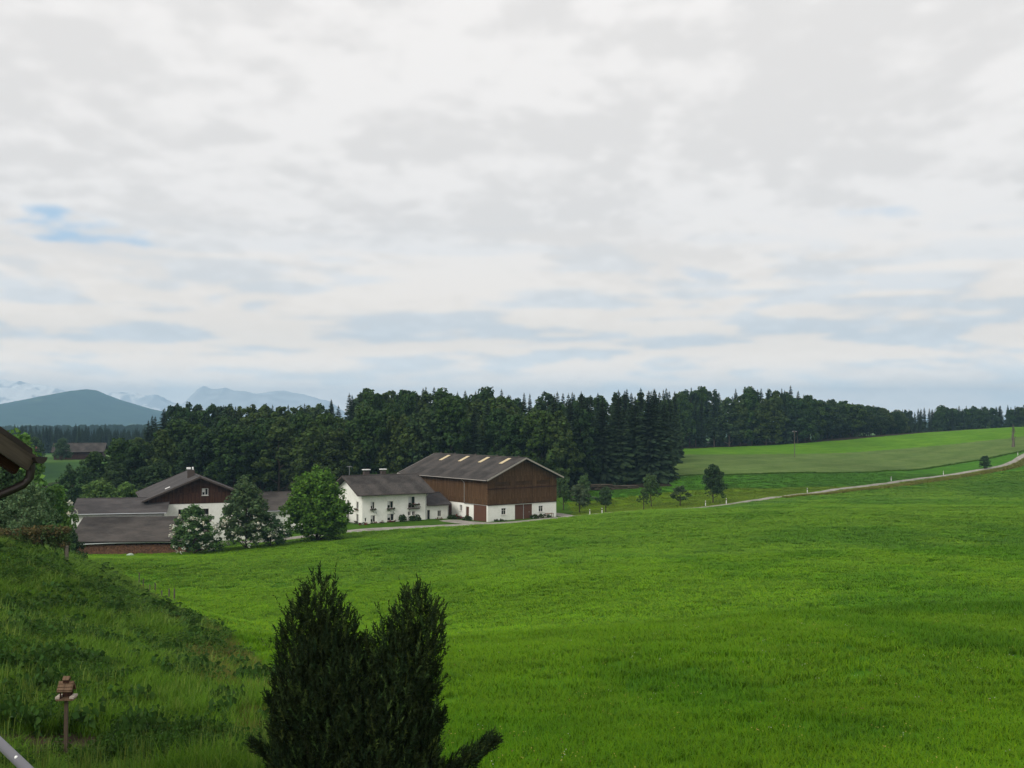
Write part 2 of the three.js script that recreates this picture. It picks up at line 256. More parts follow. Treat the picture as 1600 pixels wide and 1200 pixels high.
massif('snowy_mountain', 'snow streaked mountain peak at the far left edge', px(20) * 9500, 9500, 2200, 2000,
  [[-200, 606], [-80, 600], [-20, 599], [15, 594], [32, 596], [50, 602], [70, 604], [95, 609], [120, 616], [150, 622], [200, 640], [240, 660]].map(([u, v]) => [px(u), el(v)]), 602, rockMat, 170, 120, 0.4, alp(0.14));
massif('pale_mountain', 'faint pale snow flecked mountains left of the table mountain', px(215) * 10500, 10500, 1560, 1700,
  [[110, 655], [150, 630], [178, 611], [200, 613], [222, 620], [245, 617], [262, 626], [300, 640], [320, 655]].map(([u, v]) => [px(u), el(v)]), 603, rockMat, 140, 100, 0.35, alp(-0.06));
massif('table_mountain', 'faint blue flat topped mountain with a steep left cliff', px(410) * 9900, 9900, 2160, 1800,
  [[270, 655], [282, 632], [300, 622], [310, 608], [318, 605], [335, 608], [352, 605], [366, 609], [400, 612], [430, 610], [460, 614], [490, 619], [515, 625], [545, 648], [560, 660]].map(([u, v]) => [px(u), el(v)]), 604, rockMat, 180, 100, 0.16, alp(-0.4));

// ---------------------------------------------------------------- road and farm yard
function ribbon(name, label, line, width, lift, mat, wob = 0.15) {
  const curve = new THREE.CatmullRomCurve3(line.map(([x, d]) => new THREE.Vector3(x, 0, -d)), false, 'centripetal'), n = Math.round(curve.getLength() / 1.2), pos = [], uv = [], index = [], K = 5;
  for (let k = 0; k <= n; k++) {
    const p = curve.getPointAt(k / n), t = curve.getTangentAt(k / n), w = typeof width === 'function' ? width(k / n) : width;
    for (let q = 0; q <= K; q++) {
      const s = (q / K - 0.5) * w + (q === 0 || q === K ? (noise(k * 0.35, q, 71) - 0.5) * wob * 2 : 0), x = p.x - t.z * s, z = p.z + t.x * s;
      pos.push(x, ground(x, -z) + (q === 0 || q === K ? -0.02 : lift + 0.03 * (1 - Math.abs(q / K - 0.5) * 2)), z); uv.push(x, -z);
      if (k < n && q < K) { const a = k * (K + 1) + q; index.push(a, a + 1, a + K + 1, a + 1, a + K + 2, a + K + 1); }
    }
  }
  const g = new THREE.BufferGeometry(); g.setAttribute('position', new THREE.Float32BufferAttribute(pos, 3)); g.setAttribute('uv', new THREE.Float32BufferAttribute(uv, 2)); g.setIndex(index); g.computeVertexNormals();
  return tag(part(name, g, mat, scene), label, 'road', null, 'structure');
}
ribbon('road', 'narrow pale gravel road running past the farm and up to the right', [[-42, 163], [-30, 170.2], [-24, 173], [-10, 178], [0, 182], [8, 189], [16, 196], [24, 201.5], [32, 204], [42, 208.5], [68, 241.5], [100, 276.5], [127, 301.5], [150, 320.5], [162, 336], [185, 366], [215, 405]], (t) => mix(4.2, 2.5, smooth(0.08, 0.3, t)), 0.09, M.gravel);
ribbon('yard_path', 'short gravel apron leading to the barn and house', [[-4, 181], [-8.5, 184.2], [-11, 187.5]], 5, 0.07, M.gravel);
ribbon('yard_path', 'gravel track turning in behind the right barn corner', [[10, 191.5], [10.5, 196], [8.5, 203], [3, 210]], 3.2, 0.07, M.gravel);

// ---------------------------------------------------------------- building kit: walls with real openings, windows set into them, chevron roofs
const FACE = {   // frames of a W x L block whose front left corner is the origin: x runs right along the wall, z points out of it
  front: () => new THREE.Matrix4(),
  left: (W, L) => new THREE.Matrix4().makeRotationY(-Math.PI / 2).setPosition(0, 0, -L),
  right: (W) => new THREE.Matrix4().makeRotationY(Math.PI / 2).setPosition(W, 0, 0),
  back: (W, L) => new THREE.Matrix4().makeRotationY(Math.PI).setPosition(W, 0, -L),
};
function panel(outline, holes, F, out = 0, t = 0.3) {
  const s = new THREE.Shape(outline.map((p) => new THREE.Vector2(...p)));
  for (const [x, y, w, h] of holes) { const q = new THREE.Path(); q.moveTo(x, y); q.lineTo(x, y + h); q.lineTo(x + w, y + h); q.lineTo(x + w, y); q.closePath(); s.holes.push(q); }
  return new THREE.ExtrudeGeometry(s, { depth: t, bevelEnabled: false }).translate(0, 0, out - t).applyMatrix4(F);
}
const rect = (x0, x1, y0, y1) => [[x0, y0], [x1, y0], [x1, y1], [x0, y1]];
function windowIn(parent, F, [x, y, w, h], { frame = M.frame, bars = 1, cross = 0, sill = true, curtain = false, out = 0, surround = null } = {}) {
  const b = 0.07, g = [boxAt(x, x + b, y, y + h, out - 0.18, out - 0.08), boxAt(x + w - b, x + w, y, y + h, out - 0.18, out - 0.08), boxAt(x + b, x + w - b, y, y + b, out - 0.18, out - 0.08), boxAt(x + b, x + w - b, y + h - b, y + h, out - 0.18, out - 0.08)];
  for (let k = 1; k <= bars; k++) { const c = x + (w * k) / (bars + 1); g.push(boxAt(c - 0.035, c + 0.035, y + b, y + h - b, out - 0.17, out - 0.09)); }
  if (cross) g.push(boxAt(x + b, x + w - b, y + h * 0.6, y + h * 0.6 + 0.05, out - 0.165, out - 0.095));
  const m = part('window', g.map((q) => q.applyMatrix4(F)), frame, parent);
  part('pane', boxAt(x + b * 0.5, x + w - b * 0.5, y + b * 0.5, y + h - b * 0.5, out - 0.15, out - 0.13).applyMatrix4(F), M.glass, m);
  if (sill) part('sill', boxAt(x - 0.08, x + w + 0.08, y - 0.07, y - 0.005, out - 0.1, out + 0.1).applyMatrix4(F), M.frame, m);
  if (curtain) part('curtain', boxAt(x + b * 1.2, x + w * 0.42, y + h * 0.45, y + h - b * 1.2, out - 0.127, out - 0.12).applyMatrix4(F), M.curtain, m);
  if (surround) part('surround', [boxAt(x - 0.16, x - 0.004, y - 0.16, y + h + 0.16, out + 0.004, out + 0.03), boxAt(x + w + 0.004, x + w + 0.16, y - 0.16, y + h + 0.16, out + 0.004, out + 0.03), boxAt(x - 0.004, x + w + 0.004, y + h + 0.004, y + h + 0.16, out + 0.004, out + 0.03)].map((q) => q.applyMatrix4(F)), surround, m);
  return m;
}
function doorIn(parent, F, [x, y, w, h], { mat = M.door, boards = 0.25, out = 0, rail = false } = {}) {
  const n = Math.max(2, Math.round(w / boards)), g = [], bw = w / n;
  const m = part('door', boxAt(x + 0.02, x + w - 0.02, y, y + h, out - 0.16, out - 0.1).applyMatrix4(F), mat, parent);
  for (let k = 0; k < n; k++) g.push(boxAt(x + 0.02 + k * bw + 0.012, x + (k + 1) * bw - 0.012, y + 0.02, y + h - 0.02, out - 0.1, out - 0.075 + 0.01 * (k % 2)));
  part('boarding', g.map((q) => q.applyMatrix4(F)), mat, m);
  if (rail) part('rail', boxAt(x + w / 2 - 0.05, x + w / 2 + 0.05, y + 0.05, y + h - 0.05, out - 0.075, out - 0.02).applyMatrix4(F), M.metal, m);
  part('handle', boxAt(x + w * 0.82, x + w * 0.82 + 0.05, y + h * 0.46, y + h * 0.46 + 0.2, out - 0.07, out - 0.01).applyMatrix4(F), M.metal, m);
  return m;
}
function gableRoof(parent, W, y0, y1, z0, z1, o, mat, edge, { th = 0.2, along = 'z', cap = true } = {}) {     // ridge along z (from z0 back to z1); the block is W wide, eaves at y0, ridge at y1
  const s = new THREE.Shape([[-o, y0], [W / 2, y1], [W + o, y0], [W + o, y0 - th], [W / 2, y1 - th * 1.06], [-o, y0 - th]].map((p) => new THREE.Vector2(...p)));
  const len = z0 - z1, turn = along === 'x' ? new THREE.Matrix4().makeRotationY(-Math.PI / 2).setPosition(0, 0, -W) : new THREE.Matrix4();
  const roof = part('roof', new THREE.ExtrudeGeometry(s, { depth: len, bevelEnabled: false }).translate(0, 0, z1).applyMatrix4(turn), mat, parent);
  const slope = Math.atan2(y1 - y0, W / 2 + o), L = Math.hypot(y1 - y0, W / 2 + o);
  for (const zz of [z0 + 0.003, z1 - 0.063]) for (const d of [-1, 1]) {
    const g = new THREE.BoxGeometry(L, 0.26, 0.06).rotateZ(-d * slope).translate(W / 2 + (d * (W / 2 + o)) / 2, (y0 + y1) / 2 - 0.07, zz + 0.03);
    part('bargeboard', g.applyMatrix4(turn), edge, roof);
  }
  for (const d of [0, 1]) part('gutter', new THREE.CylinderGeometry(0.08, 0.08, len - 0.1, 8, 1, true, 0, Math.PI).rotateZ(Math.PI / 2).rotateX(0).rotateY(Math.PI / 2).translate(d ? W + o + 0.09 : -o - 0.09, y0 - th + 0.1, (z0 + z1) / 2).applyMatrix4(turn), edge, roof);
  if (cap) part('ridge_cap', new THREE.CylinderGeometry(0.13, 0.13, len + 0.02, 8, 1, false).rotateX(Math.PI / 2).translate(W / 2, y1 - 0.01, (z0 + z1) / 2).applyMatrix4(turn), mat, roof);
  return roof;
}
const leafTri = (pos, nor, col, c, u, v, s, k, rnd) => {           // one folded leaf of two faces
  const w = new THREE.Vector3().crossVectors(u, v).normalize(), P = (a, b, e) => [c.x + u.x * a * s + v.x * b * s + w.x * e * s, c.y + u.y * a * s + v.y * b * s + w.y * e * s, c.z + u.z * a * s + v.z * b * s + w.z * e * s];
  const A = P(-0.5, 0, 0), B = P(0, 0.38, 0.16), C = P(0.5, 0, 0.02), D = P(0, -0.38, 0.16);
  for (const p of [A, C, B, A, D, C]) { pos.push(...p); nor.push(w.x, w.y, w.z); col.push(k[0], k[1], k[2]); }
};
function finish(pos, nor, col) { const g = new THREE.BufferGeometry(); g.setAttribute('position', new THREE.Float32BufferAttribute(pos, 3)); g.setAttribute('normal', new THREE.Float32BufferAttribute(nor, 3)); g.setAttribute('color', new THREE.Float32BufferAttribute(col, 3)); return g; }
const tint = (rnd, c, v = 0.3, warm = 0.12) => { const k = 1 + (rnd() - 0.5) * 2 * v, w = (rnd() - 0.5) * 2 * warm; return [c[0] * k * (1 + w), c[1] * k, c[2] * k * (1 - w * 0.6)]; };
const onSphere = (rnd) => { const z = rnd() * 2 - 1, a = rnd() * Math.PI * 2, r = Math.sqrt(1 - z * z); return new THREE.Vector3(r * Math.cos(a), z, r * Math.sin(a)); };
function clumpLeaves(out, rnd, c, r, n, size, colour, v = 0.3) {    // a loose ball of leaves
  for (let i = 0; i < n; i++) {
    const d = onSphere(rnd), q = c.clone().addScaledVector(d, r * Math.cbrt(0.15 + 0.85 * rnd())), nrm = d.clone().multiplyScalar(0.6).add(onSphere(rnd).multiplyScalar(0.7)).add(new THREE.Vector3(0, 0.35, 0)).normalize();
    const u = new THREE.Vector3().crossVectors(nrm, onSphere(rnd)).normalize(), w = new THREE.Vector3().crossVectors(nrm, u);
    leafTri(out.p, out.n, out.c, q, u, w, size * (0.7 + 0.6 * rnd()), tint(rnd, colour, v), rnd);
  }
}
const flowerMat = leafMat(0.2);
function flowerBox(parent, F, x, y, w, out, seed, drop = 0.5, red = 0.4) {      // window box with trailing geraniums
  const b = part('flower_box', boxAt(x, x + w, y, y + 0.2, out + 0.02, out + 0.24).applyMatrix4(F), M.frameBrown, parent), o = { p: [], n: [], c: [] }, rnd = rngOf(seed);
  for (let k = 0; k < w * 9; k++) clumpLeaves(o, rnd, new THREE.Vector3(x + w * rnd(), y + 0.25 - drop * rnd() * rnd(), out + 0.18 + 0.2 * rnd()), 0.16, 10, 0.13, rnd() < red ? [0.16, 0.025, 0.02] : [0.035, 0.075, 0.02]);
  part('geraniums', finish(o.p, o.n, o.c).applyMatrix4(F), flowerMat, b).userData.kind = 'stuff';
}
function lowPlant(name, label, category, x, d, n, spread, high, colours, seed, group, y0) {
  const t = thing(name, label, category, on(x, d), 0, group), o = { p: [], n: [], c: [] }, rnd = rngOf(seed);
  for (let k = 0; k < n; k++) { const a = rnd() * 6.28, r = spread * Math.sqrt(rnd()); clumpLeaves(o, rnd, new THREE.Vector3(Math.cos(a) * r, high * (0.2 + 0.7 * rnd()) * (1 - 0.5 * (r / spread) ** 2), Math.sin(a) * r * 0.6), high * 0.28, 16, high * 0.22 + 0.04, colours[(rnd() * colours.length) | 0]); }
  part('foliage', finish(o.p, o.n, o.c), leafMat(), t).userData.kind = 'stuff';
  const st = []; for (let k = 0; k < 4; k++) st.push(rod([0, -0.05, 0], [(rnd() - 0.5) * spread, high * 0.6, (rnd() - 0.5) * spread * 0.6], 0.02, 0.008, 5));
  part('stems', st, M.bark, t);
  return t;
}
const D2R = Math.PI / 180;

// ---------------------------------------------------------------- the barn
{
  const W = 15.5, L = 28, H1 = 3.05, HE = 7.3, HR = 11.0, base = EYE - 18.45;
  const t = thing('barn', 'large dark timber barn with white base and broad brown tiled roof', 'barn', [-4.27, base, -185], 37 * D2R);
  const F = FACE.front(), Lf = FACE.left(W, L), R = FACE.right(W, L), B = FACE.back(W, L), T = 0.3;
  const fWin = [[3.0, 1.25, 1.0, 1.15], [11.4, 1.3, 1.0, 1.1]], fDoor = [6.0, 0.02, 3.9, 2.85];
  const lWin = [[19.4, 1.5, 0.75, 1.1]], lDoors = [[15.6, 0.02, 1.15, 2.5], [21.3, 0.02, 1.0, 2.4]], slide = [23.9, 0.02, 3.8, 2.95];
  part('wall', [
    panel([[0, -0.6], [W, -0.6], [W, H1], [0, H1]], [...fWin, fDoor], F), panel(rect(T + 0.002, L - T - 0.002, -0.6, H1), [...lWin, ...lDoors], Lf), panel(rect(T + 0.002, L - T - 0.002, -0.6, H1), [], R), panel(rect(0, W, -0.6, H1), [], B)], M.plaster, t);
  const roofAt = (x) => HE + 0.2 + ((HR - HE) * (1 - Math.abs(x - W / 2) / (W / 2 + 0.9))) - 0.25, slots = [[1.6, 6.25, 3.3, 0.75], [6.1, 6.25, 3.6, 0.75], [10.9, 6.25, 3.0, 0.75]];
  const gable = [[-0.06, H1], [W + 0.06, H1], [W + 0.06, roofAt(W)], [W / 2, roofAt(W / 2)], [-0.06, roofAt(0)]];
  const clad = part('timber_cladding', [panel(gable, slots, F, 0.06, 0.36), panel(rect(T + 0.006, L - T - 0.006, H1, roofAt(0)), [], Lf, 0.058, 0.2), panel(rect(T + 0.006, L - T - 0.006, H1, roofAt(0)), [], R, 0.058, 0.2), panel(gable, [], B, 0.06, 0.36)], M.timber, t);
  for (const [x, y, w, h] of slots) { const g = []; for (let k = 0; k < 5; k++) g.push(boxAt(x, x + w, y + k * 0.15 + 0.02, y + k * 0.15 + 0.12, -0.16, -0.06)); part('slatted_opening', g, M.timber, t); }
  part('drip_board', boxAt(-0.1, W + 0.1, 5.78, 5.95, 0.063, 0.14), M.timberDark, t);
  part('drip_board', boxAt(-0.1, W + 0.1, H1 - 0.06, H1 + 0.08, 0.063, 0.13), M.timberDark, t);
  { const bt = []; for (let x = 0.35; x < W; x += 0.62) bt.push(boxAt(x - 0.03, x + 0.03, H1 + 0.09, 5.77, 0.063, 0.085)); for (let a = 0.6; a < L; a += 0.62) bt.push(boxAt(a - 0.03, a + 0.03, H1 + 0.05, roofAt(0) - 0.1, 0.061, 0.083).applyMatrix4(Lf)); part('battens', bt, M.timber, clad); }
  for (const w of fWin) windowIn(t, F, w, { cross: 1, frame: M.frame, surround: M.whitePaint });
  for (const w of lWin) windowIn(t, Lf, w, { surround: M.whitePaint });
  doorIn(t, F, fDoor, { rail: true });
  doorIn(t, Lf, lDoors[0], { mat: M.door }); doorIn(t, Lf, lDoors[1], { mat: M.door });
  { const m = part('sliding_door', boxAt(slide[0], slide[0] + slide[2], slide[1], slide[1] + slide[3], 0.03, 0.09).applyMatrix4(Lf), M.door, t), g = []; for (let k = 0; k < 15; k++) g.push(boxAt(slide[0] + k * 0.253 + 0.01, slide[0] + k * 0.253 + 0.235, 0.05, slide[3], 0.09, 0.105 + 0.008 * (k % 2)).applyMatrix4(Lf)); part('boarding', g, M.door, m); part('rail', boxAt(slide[0] - 3, slide[0] + slide[2], slide[3] + 0.02, slide[3] + 0.1, 0.062, 0.16).applyMatrix4(Lf), M.metal, m); }
  part('plinth', boxAt(0, 5.95, -0.6, 0.12, 0.002, 0.03), M.plinth, t); part('plinth', boxAt(10, W, -0.6, 0.2, 0.002, 0.03), M.plinth, t);
  const roof = gableRoof(t, W, HE + 0.2, HR + 0.2, 1.1, -L - 1.1, 0.9, M.roof, M.barge);
  const slope = Math.atan2(HR - HE, W / 2 + 0.9), cs = Math.cos(slope), sn = Math.sin(slope);
  for (let k = 0; k < 4; k++) {   // yellowed translucent sheets let into the left slope
    const z = -3.2 - k * 6.6, s0 = 0.55, s1 = 2.85, mid = (s0 + s1) / 2;
    part('skylight', new THREE.BoxGeometry(s1 - s0, 0.06, 0.95).rotateZ(slope).translate(W / 2 - mid * cs, HR + 0.2 - mid * sn + 0.03, z), M.skylight, roof);
  }
  for (const [z] of [[-1.4], [-8], [-15], [-22], [-27]]) part('ridge_vent', new THREE.CylinderGeometry(0.16, 0.22, 0.35, 8).translate(W / 2 + 0.2, HR + 0.35, z), M.roof, roof);
  part('downpipe', tube([[-0.8, HE + 0.02, -7], [-0.5, HE - 0.3, -7], [-0.16, HE - 0.7, -7], [-0.16, 3.2, -7]], 0.055, 8), M.barge, t);
}
// bench and planter by the barn doors
{
  const F = new THREE.Matrix4().makeRotationY(37 * D2R).setPosition(-4.27, EYE - 18.45, -185), at = (x, z) => { const v = new THREE.Vector3(x, 0, z).applyMatrix4(F); return [v.x, -v.z]; };
  let [x, d] = at(10.9, 1.5);
  lowPlant('flower_bed', 'low green planting bed in front of the brown barn doors', 'plants', x, d, 46, 2.2, 0.9, [[0.03, 0.06, 0.018], [0.05, 0.075, 0.02], [0.06, 0.05, 0.03]], 701);
  [x, d] = at(2.1, 0.9); lowPlant('flower_bed', 'flat green planting at the left foot of the barn gable', 'plants', x, d, 26, 1.3, 0.5, [[0.03, 0.06, 0.018], [0.05, 0.08, 0.02]], 702);
  [x, d] = at(13.2, 0.8);
  const b = thing('table', 'small wooden table against the white barn gable', 'table', on(x, d, 0.02), 37 * D2R);
  part('table_top', [boxAt(-0.85, 0.85, 0.74, 0.8, -0.35, -0.02), boxAt(-0.85, 0.85, 0.74, 0.8, 0.0, 0.33)], M.wood, b);
  for (const sx of [-0.72, 0.72]) for (const sz of [-0.26, 0.26]) part('leg', boxAt(sx - 0.04, sx + 0.04, -0.05, 0.74, sz - 0.04, sz + 0.04), M.wood, b);
}
// ---------------------------------------------------------------- the farmhouse and its annex
{
  const W = 12.3, L = 12, base = EYE - 18.5, HE = 5.05, HR = 8.0, th = 32 * D2R;
  const t = thing('farmhouse', 'white two storey farmhouse with brown tiled roof and flower boxes', 'house', [-25.6, base, -181], th);
  const F = FACE.front(), Lf = FACE.left(W, L), R = FACE.right(W, L), B = FACE.back(W, L), T = 0.3;
  const up = [[1.55, 2.7, 0.75, 1.25], [4.7, 2.7, 1.15, 1.25]], down = [[1.55, 0.45, 0.9, 1.2], [4.7, 0.55, 1.3, 1.2], [0.45, 0.6, 0.35, 0.7]], balcony = [8.75, 2.55, 1.3, 2.05], twin = [[8.65, 1.25, 0.62, 0.75], [9.45, 1.25, 0.62, 0.75]];
  const lw = [[9.4, 2.6, 1.0, 1.35], [9.4, 0.5, 1.0, 1.3], [5.3, 2.6, 1.0, 1.35], [5.3, 0.5, 1.0, 1.3], [2.0, 2.6, 1.0, 1.35]];
  const top = HE + 0.1, roofY = (a) => HE + 0.2 - 0.28 + (HR - HE) * (1 - Math.abs(a - L / 2) / (L / 2 + 0.9));
  part('wall', [panel(rect(0, W, -0.6, roofY(0)), [...up, ...down, balcony, ...twin], F), panel([[T + 0.002, -0.6], [L - T - 0.002, -0.6], [L - T - 0.002, roofY(L - T)], [L / 2, roofY(L / 2)], [T + 0.002, roofY(T)]], lw, Lf), panel([[T + 0.002, -0.6], [L - T - 0.002, -0.6], [L - T - 0.002, roofY(L - T)], [L / 2, roofY(L / 2)], [T + 0.002, roofY(T)]], [], R), panel(rect(0, W, -0.6, roofY(0)), [], B)], M.plaster, t);
  part('plinth', [boxAt(-0.03, W + 0.03, -0.6, 0.22, 0.002, 0.04), boxAt(-0.04, -0.002, -0.6, 0.22, -L, 0.04)], M.plinth, t);
  up.forEach((w, i) => { windowIn(t, F, w, { curtain: true }); flowerBox(t, F, w[0] - 0.15, w[1] - 0.15, w[2] + 0.35, 0.1, 720 + i, 1.1, 0.3); });
  down.slice(0, 2).forEach((w, i) => { windowIn(t, F, w, { curtain: true }); flowerBox(t, F, w[0] - 0.1, w[1] - 0.2, w[2] + 0.2, 0.1, 730 + i, 0.3, 0.45); });
  windowIn(t, F, down[2], { bars: 0 });
  windowIn(t, F, balcony, { curtain: true, sill: false }); flowerBox(t, F, balcony[0] - 0.15, balcony[1] + 0.55, balcony[2] + 0.9, 0.25, 740, 1.2, 0.3);
  part('balcony', [boxAt(balcony[0] - 0.2, balcony[0] + balcony[2] + 0.8, balcony[1] - 0.12, balcony[1] - 0.02, 0.005, 0.42), boxAt(balcony[0] - 0.2, balcony[0] + balcony[2] + 0.8, balcony[1] + 0.5, balcony[1] + 0.58, 0.32, 0.4), ...Array.from({ length: 12 }, (_, k) => boxAt(balcony[0] - 0.18 + k * 0.2, balcony[0] - 0.15 + k * 0.2, balcony[1] - 0.02, balcony[1] + 0.5, 0.34, 0.38))], M.timberDark, t);
  for (const w of twin) windowIn(t, F, w, { bars: 1 });
  lw.forEach((w, i) => { windowIn(t, Lf, w, {}); if (i < 3) flowerBox(t, Lf, w[0] - 0.1, w[1] - 0.1, w[2] + 0.2, 0.1, 750 + i, 1.0, 0.15); });
  const roof = gableRoof(t, L, HE + 0.2, HR + 0.2, 1.2, -W - 1.2, 0.9, M.roof, M.bargeDark, { along: 'x' });
  // purlin ends under the left verge
  for (const a of [0.6, L / 2, L - 0.6]) part('purlin', boxAt(-1.15, 0, roofY(a) - 0.12, roofY(a) + 0.1, -a - 0.1, -a + 0.1), M.timberDark, t);
  for (const [x, z, s] of [[3.6, -6.5, 1.25], [6.9, -6.5, 1.05]]) {
    const c = part('chimney', boxAt(x - 0.4 * s, x + 0.4 * s, HR - 0.5, HR + 0.85, z - 0.35, z + 0.35), M.bargeDark, roof);
    for (const dx of [-0.3, 0.3]) for (const dz of [-0.25, 0.25]) part('cap_support', boxAt(x + dx * s - 0.05, x + dx * s + 0.05, HR + 0.85, HR + 1.1, z + dz - 0.05, z + dz + 0.05), M.bargeDark, t);
    part('chimney_cap', boxAt(x - 0.52 * s, x + 0.52 * s, HR + 1.1, HR + 1.24, z - 0.45, z + 0.45), M.whitePaint, t);
  }
  part('antenna', [rod([0.6, HR, -7], [0.6, HR + 1.9, -7], 0.03, 0.02), ...[0, 0.25, 0.5].map((k) => rod([0.2, HR + 1.8 - k * 0.2, -7.3 + k], [1.1, HR + 1.8 - k * 0.2, -7.3 + k], 0.015))], M.metal, t);
  part('downpipe', tube([[W - 0.15, HE - 0.1, 0.85], [W - 0.15, HE - 0.4, 0.5], [W - 0.15, HE - 0.7, 0.1], [W - 0.15, 0.1, 0.1]], 0.05, 8), M.metal, t);

  const aF = new THREE.Matrix4().makeRotationY(th).setPosition(-25.6, base, -181), o = new THREE.Vector3(W + 0.3 + 0.9 - 0.9, 0, -0.5).applyMatrix4(aF);
  const a = thing('annex', 'low white annex with dark roof between farmhouse and barn', 'house', [o.x, o.y, o.z], th);
  const w2 = 4.3, l2 = 8, e2 = 2.75, r2 = 4.55;
  const wins = [[2.2, 0.75, 0.75, 1.1], [0.15, 0.3, 0.5, 1.7]], ry = (q) => e2 + 0.2 - 0.26 + (r2 - e2) * (1 - Math.abs(q - l2 / 2) / (l2 / 2 + 0.5));
  part('wall', [panel(rect(0, w2, -0.6, ry(0)), wins, F), panel([[T + 0.002, -0.6], [l2, -0.6], [l2, ry(l2)], [l2 / 2, ry(l2 / 2)], [T + 0.002, ry(T)]], [], FACE.right(w2, l2)), panel(rect(0, w2, -0.6, ry(0)), [], FACE.back(w2, l2))], M.plaster, a);
  windowIn(a, F, wins[0], {}); windowIn(a, F, wins[1], { bars: 0, frame: M.frameBrown, sill: false });
  part('plinth', boxAt(0, w2, -0.6, 0.18, 0.002, 0.03), M.plinth, a);
  gableRoof(a, l2, e2 + 0.2, r2 + 0.2, -0.02, -w2 - 0.45, 0.5, M.roofGrey, M.bargeDark, { along: 'x' });
  const at = (x, z) => { const v = new THREE.Vector3(x, 0, z).applyMatrix4(aF); return [v.x, -v.z]; };
  const green = [[0.03, 0.06, 0.018], [0.045, 0.075, 0.02]], red = [[0.03, 0.06, 0.018], [0.2, 0.05, 0.04], [0.045, 0.07, 0.02]];
  for (const [x, z, n, s, h, c, lab] of [[9.6, 0.9, 40, 0.95, 1.15, green, 'dark clipped shrub under the twin windows of the farmhouse'], [7.2, 0.9, 14, 0.4, 1.5, green, 'small round topped shrub between the lower farmhouse windows'], [3.4, 0.9, 12, 0.5, 0.5, red, 'red flowering plant at the foot of the farmhouse front'], [-0.3, 1.0, 18, 0.8, 0.6, red, 'red flower bed at the left corner of the farmhouse'], [14.6, 0.4, 14, 0.7, 0.4, red, 'pink flowers along the annex wall'], [17.2, 0.5, 18, 0.7, 0.9, green, 'green shrub at the right end of the annex']]) { const [X, d] = at(x, z); lowPlant('flower_bed', lab, 'plants', X, d, n, s, h, c, 760 + Math.round(x * 7)); }
  const bm = new THREE.Matrix4().makeRotationY(37 * D2R).setPosition(-4.27, base, -185), bt = (x, z) => { const v = new THREE.Vector3(x, 0, z).applyMatrix4(bm); return [v.x, -v.z]; };
  for (const [z, lab, c] of [[-8.0, 'leafy bush with terracotta trough between the barn side doors', red], [-4.9, 'small dark bush beside the sliding barn door', green]]) { const [X, d] = bt(-1.0, z); lowPlant('flower_bed', lab, 'plants', X, d, 22, 0.75, 1.0, c, 790 + Math.round(z)); }
}
// ---------------------------------------------------------------- the left farm buildings
{
  const W = 15, L = 20, base = EYE - 19.8, HE = 6.75, HR = 10.3, th = 22 * D2R, T = 0.3;
  const t = thing('farm_building', 'white farm building with brown timber gable and grey brown roof', 'house', [-56, base, -163.1], th);
  const F = FACE.front(), roofY = (x) => HE + 0.2 - 0.26 + (HR - HE) * (1 - Math.abs(x - W / 2) / (W / 2 + 0.9));
  const wins = [[4.4, 4.2, 0.95, 1.25], [7.9, 4.2, 1.05, 1.25], [11.2, 4.2, 1.0, 1.25]], gw = [[7.9, 7.55, 0.95, 1.1]];
  part('wall', [panel(rect(0, W, -0.6, 6.3), wins, F), panel(rect(T + 0.002, L - T - 0.002, -0.6, roofY(0)), [], FACE.left(W, L)), panel(rect(T + 0.002, L - T - 0.002, -0.6, roofY(0)), [], FACE.right(W, L)), panel(rect(0, W, -0.6, 6.3), [], FACE.back(W, L))], M.plaster, t);
  const gable = [[-0.05, 6.3], [W + 0.05, 6.3], [W + 0.05, roofY(W)], [W / 2, roofY(W / 2)], [-0.05, roofY(0)]];
  part('timber_cladding', panel(gable, gw, F, 0.05, 0.34), M.timberDark, t); part('timber_cladding', panel(gable, [], FACE.back(W, L), 0.05, 0.34), M.timberDark, t);
  for (const w of wins) windowIn(t, F, w, { frame: M.frameBrown }); windowIn(t, F, gw[0], { frame: M.whitePaint, out: 0.05, curtain: true });
  const roof = gableRoof(t, W, HE + 0.2, HR + 0.2, 1.0, -L - 1, 0.9, M.roofGrey, M.bargeDark);
  const c = part('chimney', boxAt(6.2, 7.3, HR - 0.7, HR + 1.0, -6.5, -5.7), M.bargeDark, roof);
  part('chimney_cap', boxAt(6.1, 6.7, HR + 1.1, HR + 1.4, -6.5, -5.7), M.whitePaint, roof); part('chimney_pot', new THREE.CylinderGeometry(0.14, 0.16, 0.5, 8).translate(7.05, HR + 1.2, -6.1), M.whitePaint, roof);
  const slope = Math.atan2(HR - HE, W / 2 + 0.9); part('roof_window', new THREE.BoxGeometry(0.8, 0.1, 0.55).rotateZ(slope).translate(W / 2 - 4.9 * Math.cos(slope), HR + 0.2 - 4.9 * Math.sin(slope) + 0.04, -3.4), M.whitePaint, roof);
}
